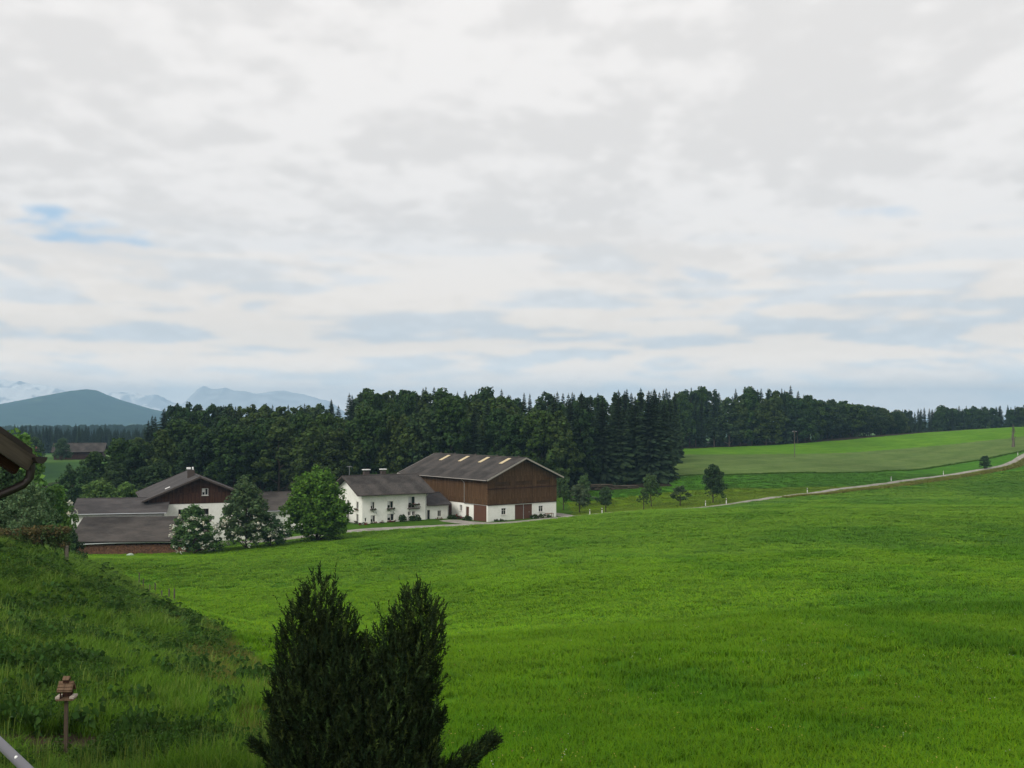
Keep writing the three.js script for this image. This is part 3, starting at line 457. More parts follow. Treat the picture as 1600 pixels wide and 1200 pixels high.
function leanTo(name, label, x, base, d, th, W, D, e, top, roofMat, wallMat, over = 0.5) {     // single pitch block, low eave in front
  const t = thing(name, label, 'shed', [x, base, -d], th);
  part('wall', [panel(rect(0, W, -0.8, e - 0.1), [], FACE.front()), panel([[0.302, -0.8], [D, -0.8], [D, e - 0.1], [0.302, top - 0.15]], [], FACE.left(W, D)), panel([[0, -0.8], [D - 0.302, -0.8], [D - 0.302, top - 0.15], [0, e - 0.1]], [], FACE.right(W, D)), panel(rect(0.302, W - 0.302, -0.8, top - 0.12), [], FACE.back(W, D))], wallMat, t);
  const sl = Math.atan2(top - e, D), len = (D + over) / Math.cos(sl) + 0.1;
  const r = part('roof', new THREE.BoxGeometry(W + 0.9, 0.18, len).rotateX(sl).translate(W / 2, (e + top) / 2 - Math.sin(sl) * 0.25 + 0.12, -(D - over) / 2), roofMat, t);
  part('ridge_cap', new THREE.CylinderGeometry(0.12, 0.12, W + 0.92, 8).rotateZ(Math.PI / 2).translate(W / 2, top + 0.2, -D), roofMat, r);
  const yg = e - Math.tan(sl) * over, zg = over + 0.1;
  part('gutter', new THREE.CylinderGeometry(0.09, 0.09, W + 0.9, 8, 1, true, 0, Math.PI).rotateZ(Math.PI / 2).translate(W / 2, yg + 0.06, zg), M.metal, r);
  for (let k = 0; k < 7; k++) part('vent_tile', box(0.22, 0.1, 0.2).rotateX(sl).translate(1.4 + (k * (W - 2.5)) / 6, top - 0.13, -D + 0.9), M.bargeDark, r);
  return { t, r, yg, zg };
}
{
  const w = leanTo('farm_wing', 'long low grey roofed wing left of the white farm building', -65.5, EYE - 19.4, 158.2, 12 * D2R, 12.9, 4.8, 5.0, 6.65, M.roofGrey, M.plaster);
  part('downpipe', tube([[-0.1, 4.75, 0.5], [-0.1, 4.3, 0.35], [-0.12, 3.2, 0.1], [-0.12, 0.2, 0.1]], 0.12, 8), M.whitePaint, w.t);
  leanTo('farm_wing', 'low wing with brown roof half hidden behind the flowering shrubs', -43.6, EYE - 19.5, 176.5, 18 * D2R, 13, 6, 3.9, 6.3, M.roof, M.plaster);
  // open firewood shed
  const t = thing('wood_shed', 'low dark roofed wood shed in front of the grey wing', 'shed', [-62.6, EYE - 19.95, -150.6], 4 * D2R), W = 18, D = 6.2, e = 2.45, top = 5.0, sl = Math.atan2(top - e, D);
  part('back_wall', boxAt(0, W, -0.6, top - 0.2, -D - 0.15, -D), M.timberDark, t); part('side_wall', panel([[0, -0.6], [D, -0.6], [D, e - 0.1], [0, top - 0.15]], [], FACE.left(W, D), 0, 0.12), M.timberDark, t); part('side_wall', panel([[0, -0.6], [D, -0.6], [D, top - 0.15], [0, e - 0.1]], [], FACE.right(W, D), 0, 0.12), M.timberDark, t);
  for (let k = 0; k <= 6; k++) part('post', boxAt(0.2 + k * 2.9, 0.36 + k * 2.9, -0.6, e, -0.3, -0.14), M.timberDark, t);
  part('beam', boxAt(0, W, e - 0.22, e - 0.02, -0.32, -0.12), M.timberDark, t);
  const r = part('roof', new THREE.BoxGeometry(W + 0.8, 0.16, (D + 0.8) / Math.cos(sl)).rotateX(sl).translate(W / 2, (e + top) / 2 + 0.1 - 0.12, -(D - 0.6) / 2), M.roof, t);
  part('gutter', tube([[-0.3, e - 0.62, 0.5], [2, e - 0.5, 0.5], [6, e - 0.36, 0.52], [11, e - 0.3, 0.52], [W + 0.3, e - 0.32, 0.52]], 0.09, 8, 40), M.metal, r);
  // stacked logs: cut ends towards the meadow
  const fw = thing('firewood_stack', 'long brown stack of split firewood under the shed roof', 'firewood', [-62.6, EYE - 19.95, -150.6], 4 * D2R), rnd = rngOf(811), log = new THREE.CylinderGeometry(0.085, 0.09, 1, 6).rotateX(Math.PI / 2);
  const spots = []; for (let y = 0.0; y < 1.75; y += 0.155) for (let x = 0.45; x < W - 0.4; x += 0.175) spots.push([x + (rnd() - 0.5) * 0.05 + (Math.round(y / 0.155) % 2) * 0.08, y + (rnd() - 0.5) * 0.04, rnd()]);
  const logs = new THREE.InstancedMesh(log, std({ color: 0xffffff, roughness: 0.95 }), spots.length), m4 = new THREE.Matrix4(), cc = new THREE.Color();
  spots.forEach(([x, y, q], i) => { logs.setMatrixAt(i, m4.compose(new THREE.Vector3(x, y, 0.08 - 0.5 + q * 0.1), new THREE.Quaternion().setFromEuler(new THREE.Euler(0, 0, q * 6)), new THREE.Vector3(0.85 + 0.3 * rnd(), 0.85 + 0.3 * rnd(), 1))); const k = 0.6 + 0.8 * rnd(); logs.setColorAt(i, cc.setRGB(0.15 * k, 0.075 * k, 0.042 * k)); });
  logs.name = 'logs'; logs.userData.kind = 'stuff'; shade(logs); fw.add(logs);
  const dm = thing('garden_dome', 'small pale dome standing in the grass before the firewood', 'cover', on(-53.4, 148.3), 0);
  part('shell', new THREE.SphereGeometry(0.6, 18, 8, 0, Math.PI * 2, 0, Math.PI / 2).scale(1, 0.8, 1), std({ color: lin(0.27, 0.34, 0.27), roughness: 0.5 }), dm); part('rim', new THREE.TorusGeometry(0.61, 0.04, 6, 24).rotateX(Math.PI / 2).translate(0, 0.04, 0), M.metal, dm);
}
// far farm in the valley
{
  const a = thing('far_barn', 'distant long barn with grey brown roof in the valley', 'barn', [-170, ground(-164, 402) - 0.6, -392], 14 * D2R), F = FACE.front();
  part('wall', [panel(rect(0, 17, -1, 3.4), [], F), panel(rect(0.32, 8.7, -1, 3.4), [], FACE.left(17, 9)), panel(rect(0.32, 8.7, -1, 3.4), [], FACE.right(17, 9)), panel(rect(0, 17, -1, 3.4), [], FACE.back(17, 9))], M.timberDark, a);
  gableRoof(a, 9, 3.5, 6.6, 0.8, -17.8, 0.8, M.roof, M.bargeDark, { along: 'x' });
  const b = thing('far_house', 'distant white house with red roof beside the valley barn', 'house', [-186, ground(-183, 400) - 0.4, -396], 10 * D2R);
  part('wall', [panel([[0, -1], [7, -1], [7, 3], [3.5, 5.2], [0, 3]], [[2.9, 0.9, 0.9, 1.1]], F), panel(rect(0.32, 8.7, -1, 3.0), [], FACE.left(7, 9)), panel(rect(0.32, 8.7, -1, 3.0), [], FACE.right(7, 9)), panel([[0, -1], [7, -1], [7, 3], [3.5, 5.2], [0, 3]], [], FACE.back(7, 9))], M.plaster, b);
  gableRoof(b, 7, 3.1, 5.6, 0.7, -9.7, 0.7, M.roofRed, M.bargeDark); windowIn(b, F, [2.9, 0.9, 0.9, 1.1], {});
}

// ---------------------------------------------------------------- tree kit (unit trees: 10 m tall, scaled per tree)
const leafM = leafMat(0.4), needleM = leafMat(0.2);
function limbGeo(rnd, pts, r0, r1) {                                 // tapered limb through points
  const g = []; for (let i = 0; i < pts.length - 1; i++) g.push(rod(pts[i], pts[i + 1], mix(r0, r1, i / (pts.length - 1)), mix(r0, r1, (i + 1) / (pts.length - 1)), 6)); return g;
}
function broadleaf(name, seed, { H = 10, R = 3.0, base = 1.6, lobes = 9, clumps = 95, leaves = 38, size = 0.42, colour = [0.07, 0.13, 0.03], squash = 1, trunk = 0.17, top = 0.5, v = 0.28, dome = false } = {}) {
  const rnd = rngOf(seed), t = new THREE.Group(), o = { p: [], n: [], c: [] }, w = [], L = [];
  for (let k = 0; k < lobes; k++) {
    const f = k / (lobes - 1), y = base + (H - base) * (0.16 + 0.66 * f), a = k * 2.4 + rnd(), prof = Math.sin(Math.PI * Math.pow(clamp01((y - base) / (H - base) * 0.86 + 0.12), top + 0.25)), r = dome ? R * 0.74 * Math.sqrt(1 - f * f * 0.97) * (0.75 + 0.25 * rnd()) : R * 0.62 * prof * (0.6 + 0.6 * rnd());
    L.push([new THREE.Vector3(Math.cos(a) * r, y, Math.sin(a) * r), R * (0.42 + 0.22 * rnd()) * (0.65 + 0.4 * prof) * squash]);
  }
  L.push([new THREE.Vector3((rnd() - 0.5) * 0.5, H - R * 0.42, (rnd() - 0.5) * 0.5), R * 0.44]);
  for (const [c, r] of L) {
    const n = Math.round((clumps / L.length) * (0.7 + 0.6 * r / (R * 0.5)));
    for (let k = 0; k < n; k++) { const d = onSphere(rnd); if (d.y < -0.5 && rnd() < 0.6) d.y *= -1; const tone = 0.78 + 0.44 * rnd(), q = c.clone().addScaledVector(d, r * (0.55 + 0.5 * rnd())); if (q.y < base * 0.75) continue; clumpLeaves(o, rnd, q, R * 0.17 * (0.7 + 0.6 * rnd()), leaves, size, colour.map((x) => x * tone), v); }
    const A = [(rnd() - 0.5) * 0.1, Math.max(base * 0.6, c.y - R * 0.75), (rnd() - 0.5) * 0.1]; w.push(...limbGeo(rnd, [A, [mix(A[0], c.x, 0.5), mix(A[1], c.y, 0.35), mix(A[2], c.z, 0.5)], [c.x, c.y, c.z]], trunk * 0.45, trunk * 0.12));
  }
  w.push(...limbGeo(rnd, [[0, -0.3, 0], [0.03, base * 0.6, 0.02], [-0.04, H * 0.4, 0.05], [0.05, H * 0.7, 0], [0, H * 0.86, 0]], trunk, trunk * 0.2));
  const tr = part('trunk', w, M.bark, t), cr = part('crown', finish(o.p, o.n, o.c), leafM, t); t.userData.base = name; return t;
}
function spruce(name, seed, { H = 10, R = 1.35, base = 0.5, colour = [0.026, 0.047, 0.018], levels = 58, open = 0 } = {}) {
  const rnd = rngOf(seed), t = new THREE.Group(), o = { p: [], n: [], c: [] };
  const quad = (a, b, c2, d, k) => { const n = new THREE.Vector3().crossVectors(b.clone().sub(a), c2.clone().sub(a)).normalize(); for (const p of [a, b, c2, a, c2, d]) { o.p.push(p.x, p.y, p.z); o.n.push(n.x, n.y, n.z); o.c.push(...k); } };
  for (let l = 0; l < levels; l++) {
    const f = l / (levels - 1), y = base + (H - base) * (1 - Math.pow(1 - f, 1.08)) * 0.985 + (rnd() - 0.5) * 0.1, rr = R * Math.pow(1 - f, 0.82) * (0.82 + 0.36 * rnd()) + 0.06, n = Math.round(mix(10, 6, f));
    for (let b = 0; b < n; b++) {
      if (rnd() < open) continue;
      const a = (b / n) * 6.283 + l * 1.7 + rnd() * 0.5, len = rr * (0.7 + 0.5 * rnd()), dx = Math.cos(a), dz = Math.sin(a), droop = len * (0.30 + 0.25 * rnd()) * (1 - f * 0.9), rise = len * 0.35 * f, tone = 0.7 + 0.6 * rnd(), jy = (rnd() - 0.5) * 0.16;
      for (let s = 0; s < 4; s++) {                                  // sprays along the bough, hanging a little
        const s0 = (s / 4) * len, s1 = ((s + 1.5) / 4) * len, y0 = y + jy - droop * (s / 4) ** 1.4 + rise * (s / 4), y1 = y + jy - droop * ((s + 1.3) / 4) ** 1.4 + rise * ((s + 1) / 4), wd = (0.13 + 0.2 * (1 - s / 4)) * (0.4 + len * 0.6), hang = (0.13 + 0.16 * rnd()) * (0.5 + 0.7 * len) * (1 - 0.6 * f), k = tint(rnd, colour.map((q) => q * tone), 0.25, 0.08);
        const p = (q, yy, side, down) => new THREE.Vector3(dx * q - dz * side, yy - down, dz * q + dx * side);
        quad(p(s0, y0, 0, 0), p(s0 + 0.03, y0, wd, hang), p(s1, y1, wd * 0.4, hang * 0.5), p(s1, y1, 0, 0), k);
        quad(p(s0, y0, 0, 0), p(s1, y1, 0, 0), p(s1, y1, -wd * 0.4, hang * 0.5), p(s0 + 0.03, y0, -wd, hang), k);
      }
    }
  }
  for (let k = 0; k < 5; k++) { const a = k * 1.3; quad(new THREE.Vector3(0, H - 0.35, 0), new THREE.Vector3(Math.cos(a) * 0.05, H - 0.3, Math.sin(a) * 0.05), new THREE.Vector3(0, H + 0.12, 0), new THREE.Vector3(-Math.cos(a) * 0.04, H - 0.3, 0), colour); }
  part('trunk', rod([0, -0.3, 0], [0, H * 0.97, 0], 0.14, 0.015, 7), M.bark, t); part('crown', finish(o.p, o.n, o.c), needleM, t); t.userData.base = name; return t;
}
const DEC = [[31, 2.7, [0.046, 0.093, 0.020], 9], [32, 2.4, [0.038, 0.080, 0.020], 10], [33, 3.0, [0.055, 0.101, 0.018], 11], [34, 2.3, [0.035, 0.075, 0.022], 8], [35, 2.7, [0.030, 0.063, 0.018], 9], [36, 2.2, [0.065, 0.106, 0.025], 8], [37, 2.8, [0.050, 0.090, 0.030], 12], [38, 2.5, [0.042, 0.091, 0.017], 10], [39, 3.1, [0.058, 0.093, 0.020], 13]].map(([seed, R, colour, lobes]) => broadleaf('broadleaf_tree', seed, { R, colour, lobes, base: 0.7, clumps: 100 + lobes * 3, top: 0.4 + 0.04 * (seed % 7) }));
const SPR = [spruce('spruce_tree', 41), spruce('spruce_tree', 42, { R: 1.15, levels: 62 }), spruce('spruce_tree', 43, { R: 1.5, colour: [0.021, 0.039, 0.017] }), spruce('spruce_tree', 44, { R: 1.2, open: 0.25, base: 2.2, colour: [0.028, 0.052, 0.019] }), spruce('spruce_tree', 45, { R: 1.35, colour: [0.026, 0.049, 0.022], open: 0.1 })];
const PINE = broadleaf('pine_tree', 51, { R: 2.0, base: 5.2, lobes: 6, clumps: 46, leaves: 34, size: 0.36, colour: [0.035, 0.067, 0.032], squash: 0.72, trunk: 0.15, top: 0.9 });
// the wood: [what, from where to where, ...]; heights follow the canopy line of the photograph
const canopy = [[100, 705], [170, 690], [210, 660], [240, 643], [260, 634], [300, 629], [340, 634], [400, 628], [450, 630], [520, 622], [540, 613], [570, 606], [600, 611], [640, 604], [690, 603], [720, 612], [770, 600], [800, 614], [860, 612], [920, 612], [1000, 607], [1060, 606], [1100, 604], [1150, 609], [1180, 603], [1240, 604], [1255, 618], [1300, 623], [1350, 631], [1390, 640], [1420, 641], [1460, 635], [1530, 634], [1600, 632], [1700, 632]];
const wood = [];
function row(from, to, spacing, pSpruce, drop, jit, o = {}) {           // from/to: [x, d]
  const n = Math.round(Math.hypot(to[0] - from[0], to[1] - from[1]) / spacing), rnd = rngOf(o.seed ?? 900 + wood.length);
  for (let k = 0; k <= n; k++) {
    const f = k / n, x = mix(from[0], to[0], f) + (rnd() - 0.5) * spacing * 0.7, d = mix(from[1], to[1], f) + (rnd() - 0.5) * spacing * (o.deep ?? 1.2), az = 800 + (x / d) * 1648.5, y = ground(x, d);
    const v = ramp(o.line ?? canopy, az) + drop + (rnd() * 1.4 - 0.4) * jit, top = EYE + ((652 - v) / 1648.5) * d;
    const sp = rnd() < (typeof pSpruce === 'function' ? pSpruce(az) : pSpruce), pine = sp && rnd() < (o.pine ?? 0), h = Math.max(5, top - y) * (sp ? 1.0 : 0.97);
    wood.push({ x, d, az, h: Math.min(h, 34), sp, pine, where: o.where, turn: rnd() * 6.28, wide: 0.85 + 0.35 * rnd(), pick: rnd(), min: o.fat });
  }
}
const at = (u, d) => [((u - 800) / 1648.5) * d, d];
const frontLine = [[100, 735], [150, 700], [200, 682], [250, 672], [300, 667], [350, 668], [400, 656], [470, 654], [520, 664], [560, 640], [600, 648], [640, 636], [700, 626], [760, 622], [830, 640], [880, 640]];
row(at(120, 214), at(260, 216), 5, 0.05, 36, 18, { line: frontLine, where: 'low' });
row(at(150, 226), at(520, 232), 4.8, 0.06, 0, 11, { line: frontLine, where: 'front' });
row(at(520, 236), at(870, 246), 4.8, 0.12, 0, 14, { line: frontLine, where: 'front' });
row(at(190, 246), at(900, 258), 5.6, 0.2, 16, 12, { where: 'mid' });
row(at(862, 254), at(1046, 262), 3.6, 0.93, 3, 10, { where: 'edge', fat: 1.25, deep: 0.8 });
row(at(880, 266), at(1030, 272), 4.2, 0.9, 2, 9, { where: 'edge', fat: 1.2 });
row(at(235, 282), at(900, 288), 4.6, (u) => (u < 520 ? 0.75 : 0.35), 6, 10, { where: 'mid', pine: 0.15 });
row(at(240, 306), at(1040, 306), 4.0, (u) => (u < 520 ? 0.85 : u > 830 ? 0.85 : 0.45), 1, 6, { where: 'sky', pine: 0.12 });
row(at(250, 324), at(1050, 330), 4.4, (u) => (u > 520 && u < 830 ? 0.6 : 0.85), 2, 8, { where: 'sky', pine: 0.12 });
row(at(1046, 412), at(1260, 422), 4.6, (u) => (u < 1150 ? 0.6 : 0.25), 8, 12, { where: 'right' });
row(at(1045, 430), at(1262, 440), 4.2, (u) => (u < 1160 ? 0.8 : 0.45), 0, 10, { where: 'right', pine: 0.1 });
row(at(1040, 452), at(1260, 462), 4.4, 0.7, 1, 10, { where: 'right', pine: 0.1 });
row(at(1262, 436), at(1400, 470), 4.2, 0.12, 2, 5, { where: 'right' });
row(at(1262, 458), at(1420, 500), 3.8, 0.35, 0, 6, { where: 'right' });
row(at(1385, 560), at(1640, 600), 3.9, 0.45, 2, 4, { where: 'far' });
row(at(1400, 585), at(1650, 625), 3.4, 0.85, 0, 4, { where: 'far', pine: 0.1 });
{
  const nth = (k) => ord[k] ?? `${k + 1}th`, ord = ['first', 'second', 'third', 'fourth', 'fifth', 'sixth', 'seventh', 'eighth', 'ninth', 'tenth', 'eleventh', 'twelfth', 'thirteenth', 'fourteenth', 'fifteenth', 'sixteenth', 'seventeenth', 'eighteenth', 'nineteenth', 'twentieth', '21st', '22nd', '23rd'];
  const marks = [[230, 'left of the brown gable'], [345, 'over the brown gable'], [445, 'over the flowering shrubs'], [560, 'over the bright round tree'], [650, 'above the farmhouse'], [750, 'over the left barn roof'], [885, 'over the right barn roof'], [970, 'above the orchard'], [1070, 'at the near wood end'], [1165, 'over the lone fruit tree'], [1265, 'over the field pole'], [1400, 'on the falling woodland edge'], [1480, 'left of the roadside bush'], [1545, 'over the roadside bush'], [9999, 'at the right picture edge']];
  const rows = { low: 'in the low front row', front: 'in the front row', mid: 'in the middle rows', edge: 'on the dark wood edge', sky: 'on the skyline', right: 'behind the bright field', far: 'in the far wood' };
  const sets = new Map();
  wood.sort((a, b) => a.az - b.az);
  for (const w of wood) { w.mark = marks.find(([u]) => w.az < u)[1]; w.kind = w.pine ? 'pine' : w.sp ? 'spruce' : 'broadleaf tree'; w.key = [w.kind, rows[w.where], w.mark].join('|'); w.no = sets.get(w.key) ?? 0; sets.set(w.key, w.no + 1); }
  for (const w of wood) {
    const proto = w.pine ? PINE : w.sp ? SPR[(w.pick * SPR.length) | 0] : DEC[(w.pick * DEC.length) | 0], s = w.h / 10, wide = s * w.wide * (w.sp && !w.pine ? (w.min ?? 1) : Math.min(1, 15 / w.h) * 1.02 + 0.2);
    const [kind, rw, mark] = w.key.split('|'), n = sets.get(w.key), label = n === 1 ? `only ${kind} ${rw} ${mark}` : `${nth(w.no)} ${kind} from left ${rw} ${mark}`;
    copy(proto, on(w.x, w.d, 0.1), w.turn, [wide, s, wide], label, w.where === 'far' ? 'trees of the far right wood' : w.where === 'right' ? 'trees of the wood behind the field' : 'trees of the wood behind the farm');
  }
}
// single trees and shrubs
function single(name, label, opts, u, d, H, Rw, turn = 0, group, category = 'tree') {
  const p = broadleaf(name, 1000 + Math.round(u * 3 + d), opts); const [x] = at(u, d); p.name = numbered(name); p.position.set(...on(x, d, 0.08)); p.scale.set(Rw, H / 10, Rw); p.rotation.y = turn; p.userData = {}; scene.add(p); return tag(p, label, category, group);
}
function blossoms(t, seed, n, H, R, size = 0.5, y0 = 0.25) {           // flat white flower heads sitting on the crown
  const rnd = rngOf(seed), o = { p: [], n: [], c: [] };
  for (let k = 0; k < n; k++) { const a = rnd() * 6.283, y = H * (y0 + (0.9 - y0) * rnd()), r = R * (1.0 + 0.2 * rnd()) * Math.sqrt(Math.max(0.05, 1 - ((y / H - 0.45) / 0.55) ** 2)); clumpLeaves(o, rnd, new THREE.Vector3(Math.cos(a) * r, y, Math.sin(a) * r), size * 0.5, 9, size * 0.5, [0.62, 0.62, 0.52], 0.12); }
  part('blossoms', finish(o.p, o.n, o.c), leafM, t);
}
single('linden_tree', 'bright green rounded tree standing in front of the farmhouse', { R: 3.1, base: 0.0, lobes: 34, clumps: 520, leaves: 40, size: 0.34, colour: [0.091, 0.190, 0.022], dome: true, trunk: 0.2 }, 496, 160, 11.0, 1.38, 0.6);
{ let t = single('flowering_shrub', 'broad shrub with white flowers right of the wood shed', { R: 3.2, base: 0.1, dome: true, lobes: 15, clumps: 150, colour: [0.083, 0.163, 0.049] }, 305, 148, 6.9, 0.92, 0.3, null, 'shrub'); blossoms(t, 61, 70, 9, 3.1, 0.7, 0.1);
  t = single('apple_tree', 'loose spreading tree in front of the white farm wall', { R: 3.2, base: 0.3, dome: true, lobes: 18, clumps: 150, leaves: 34, colour: [0.083, 0.138, 0.055], squash: 0.8 }, 386, 152, 10.0, 1.15, 1.1); blossoms(t, 62, 60, 5.5, 3.4, 0.55, 0.1);
  t = single('flowering_shrub', 'low shrub with white flowers between the spreading tree and bright tree', { R: 3.2, base: 0.1, dome: true, lobes: 12, clumps: 100, colour: [0.075, 0.150, 0.055] }, 424, 154, 4.6, 0.8, 2, null, 'shrub'); blossoms(t, 63, 26, 9, 2.8, 0.6, 0.1); }
// orchard beyond the road
const orch = { R: 3.1, base: 2.2, lobes: 9, clumps: 74, leaves: 30, size: 0.42, squash: 0.85 };
single('fruit_tree', 'fruit tree half hidden behind the right barn corner', { ...orch, colour: [0.064, 0.115, 0.035] }, 880, 214, 6.6, 0.75, 0.2, 'orchard trees');
single('fruit_tree', 'wide grey green fruit tree nearest the barn', { ...orch, colour: [0.093, 0.136, 0.064], lobes: 11, clumps: 95 }, 905, 206, 5.6, 0.86, 1.2, 'orchard trees');
single('fruit_tree', 'small fruit tree behind the wide grey green one', { ...orch, colour: [0.080, 0.144, 0.048] }, 912, 222, 6.8, 0.6, 2.2, 'orchard trees');
single('fruit_tree', 'small dark round fruit tree second in the orchard row', { ...orch, colour: [0.051, 0.096, 0.038] }, 946, 204, 4.9, 0.6, 2.1, 'orchard trees');
single('fruit_tree', 'leaning fruit tree in the middle of the orchard', { ...orch, colour: [0.077, 0.136, 0.042], base: 2.6 }, 1017, 219, 6.8, 0.72, 0.9, 'orchard trees').rotation.z = 0.09;
single('fruit_tree', 'slender young tree left of the leaning fruit tree', { ...orch, colour: [0.080, 0.136, 0.048], base: 3.0, R: 2, clumps: 30 }, 1005, 208, 4.2, 0.6, 0.4, 'orchard trees');
single('fruit_tree', 'small flat spreading fruit tree right of the leaning one', { ...orch, colour: [0.074, 0.115, 0.048], squash: 0.62 }, 1062, 216, 4.1, 0.78, 1.7, 'orchard trees');
single('fruit_tree', 'tall dark lone fruit tree beside the road', { ...orch, colour: [0.042, 0.083, 0.032], base: 2.0, lobes: 12, clumps: 120 }, 1113, 217, 7.9, 0.86, 0.5, 'orchard trees');
single('round_bush', 'single dark bush beside the road at the far right', { R: 3.2, base: 0.3, lobes: 8, clumps: 80, colour: [0.045, 0.088, 0.032] }, 1537, 312, 3.9, 0.62, 0, null, 'bush');
// shrubs between the garden and the wood shed
const shrub = { R: 3.3, base: 0.2, dome: true, lobes: 14, clumps: 130, leaves: 40, size: 0.4 };
single('bright_tree', 'bright green tree behind the neighbouring eaves', { ...shrub, colour: [0.104, 0.218, 0.038], lobes: 13, clumps: 170 }, 26, 112, 14.2, 1.3, 0.3);
single('garden_shrub', 'pale grey green bushy willow behind the brown hedge', { ...shrub, colour: [0.125, 0.204, 0.091], size: 0.3 }, 44, 76, 5.6, 0.62, 0.4, null, 'shrub');
single('garden_shrub', 'dark bush at the left end of the wood shed', { ...shrub, colour: [0.038, 0.077, 0.029] }, 112, 104, 5.3, 0.46, 0.8, null, 'shrub');
{ const t = single('garden_shrub', 'elder bush with creamy flower heads beside the grey wing', { ...shrub, colour: [0.104, 0.204, 0.042] }, 92, 124, 8.2, 0.66, 2.8, null, 'shrub'); blossoms(t, 64, 26, 10, 3.0, 0.9, 0.55); }
single('garden_shrub', 'dark leafy tree rising above the willow bush', { ...shrub, colour: [0.066, 0.133, 0.042] }, 60, 96, 8.6, 0.8, 4.1, null, 'tree');
single('garden_shrub', 'deep green bush at the left picture edge', { ...shrub, colour: [0.045, 0.090, 0.029] }, 4, 84, 8.4, 0.8, 5.3, null, 'shrub');
single('garden_shrub', 'small round shrub in front of the willow bush', { ...shrub, colour: [0.070, 0.146, 0.046] }, 84, 80, 3.7, 0.45, 5.9, null, 'shrub');
single('valley_tree', 'olive green tree behind the left end of the grey wing', { ...shrub, colour: [0.108, 0.191, 0.046] }, 158, 190, 8.4, 1.15, 0.7);
single('valley_tree', 'darker tree in the hollow left of the grey wing', { ...shrub, colour: [0.051, 0.106, 0.035] }, 118, 196, 10.6, 1.2, 1.9);
single('valley_tree', 'light green tree just above the grey wing roof', { ...shrub, colour: [0.117, 0.208, 0.046] }, 198, 196, 7.6, 0.85, 2.9);
single('valley_tree', 'tree beside the distant red roofed house', { ...shrub, colour: [0.058, 0.109, 0.042] }, 97, 386, 8.0, 1.0, 0.2);
single('valley_tree', 'leafy tree at the left of the valley lawn', { ...shrub, colour: [0.064, 0.120, 0.042] }, 52, 360, 9, 1.1, 1.3);
// far-off woods that read as one mass
{
  const put = (name, label, list, proto) => {
    const rnd = rngOf(71), mesh = new THREE.InstancedMesh(proto.children[1].geometry, proto.children[1].material, list.length), m = new THREE.Matrix4(), q = new THREE.Quaternion();
    list.forEach(([x, d, h], i) => mesh.setMatrixAt(i, m.compose(new THREE.Vector3(x, ground(x, d) - 0.5, -d), q.setFromAxisAngle(new THREE.Vector3(0, 1, 0), rnd() * 6.28), new THREE.Vector3(h * 0.11, h * 0.1, h * 0.11))));
    mesh.name = numbered(name); shade(mesh); scene.add(mesh); tag(mesh, label, 'woodland', null, 'stuff');
  };
  const rnd = rngOf(70), near = [], far = [];
  for (let k = 0; k < 170; k++) { const d = 640 + rnd() * 90, x = mix(px(20), px(240), rnd()) * d; near.push([x, d, 13 + 8 * rnd() * noise(x / 20, 3, 5)]); }
  for (let k = 0; k < 420; k++) { const d = 1500 + rnd() * 500, x = mix(px(-30), px(240), rnd()) * d; far.push([x, d, 15 + 10 * rnd()]); }
  put('distant_wood', 'dark strip of distant wood beyond the valley farm', near, SPR[0]); put('distant_wood', 'hazy far woods at the foot of the blue hill', far, DEC[1]);
}
// hedge with its end post
{
  const t = thing('hedge', 'brownish clipped garden hedge at the top of the grass bank', 'hedge', on(-28.5, 58.5, 0.25), 22 * D2R), o = { p: [], n: [], c: [] }, rnd = rngOf(81), w = [];
  for (let k = 0; k < 430; k++) { const x = (rnd() - 0.5) * 7.4, y = 0.1 + 1.05 * Math.pow(rnd(), 0.7), z = (rnd() - 0.5) * 1.1, topside = y > 0.85 && rnd() < 0.75; clumpLeaves(o, rnd, new THREE.Vector3(x, y + 0.12 * noise(x * 1.3, 2, 8), z), 0.2, 18, 0.13, topside ? [0.105, 0.088, 0.034] : rnd() < 0.3 ? [0.10, 0.085, 0.032] : [0.055, 0.095, 0.026], 0.35); }
  for (let k = 0; k < 14; k++) w.push(rod([-3.5 + k * 0.54, -0.3, 0], [-3.5 + k * 0.54 + (rnd() - 0.5) * 0.4, 1.0, (rnd() - 0.5) * 0.4], 0.03, 0.012, 5));
  part('foliage', finish(o.p, o.n, o.c), leafM, t); part('stems', w, M.bark, t);
  const p = thing('gate_post', 'weathered grey wooden post at the right end of the hedge', 'post', on(-24.9, 59.3, 0.3));
  part('shaft', boxAt(-0.07, 0.07, 0, 1.75, -0.07, 0.07), M.woodGrey, p); part('cap', new THREE.ConeGeometry(0.11, 0.09, 4).rotateY(Math.PI / 4).translate(0, 1.795, 0), M.woodGrey, p);
}
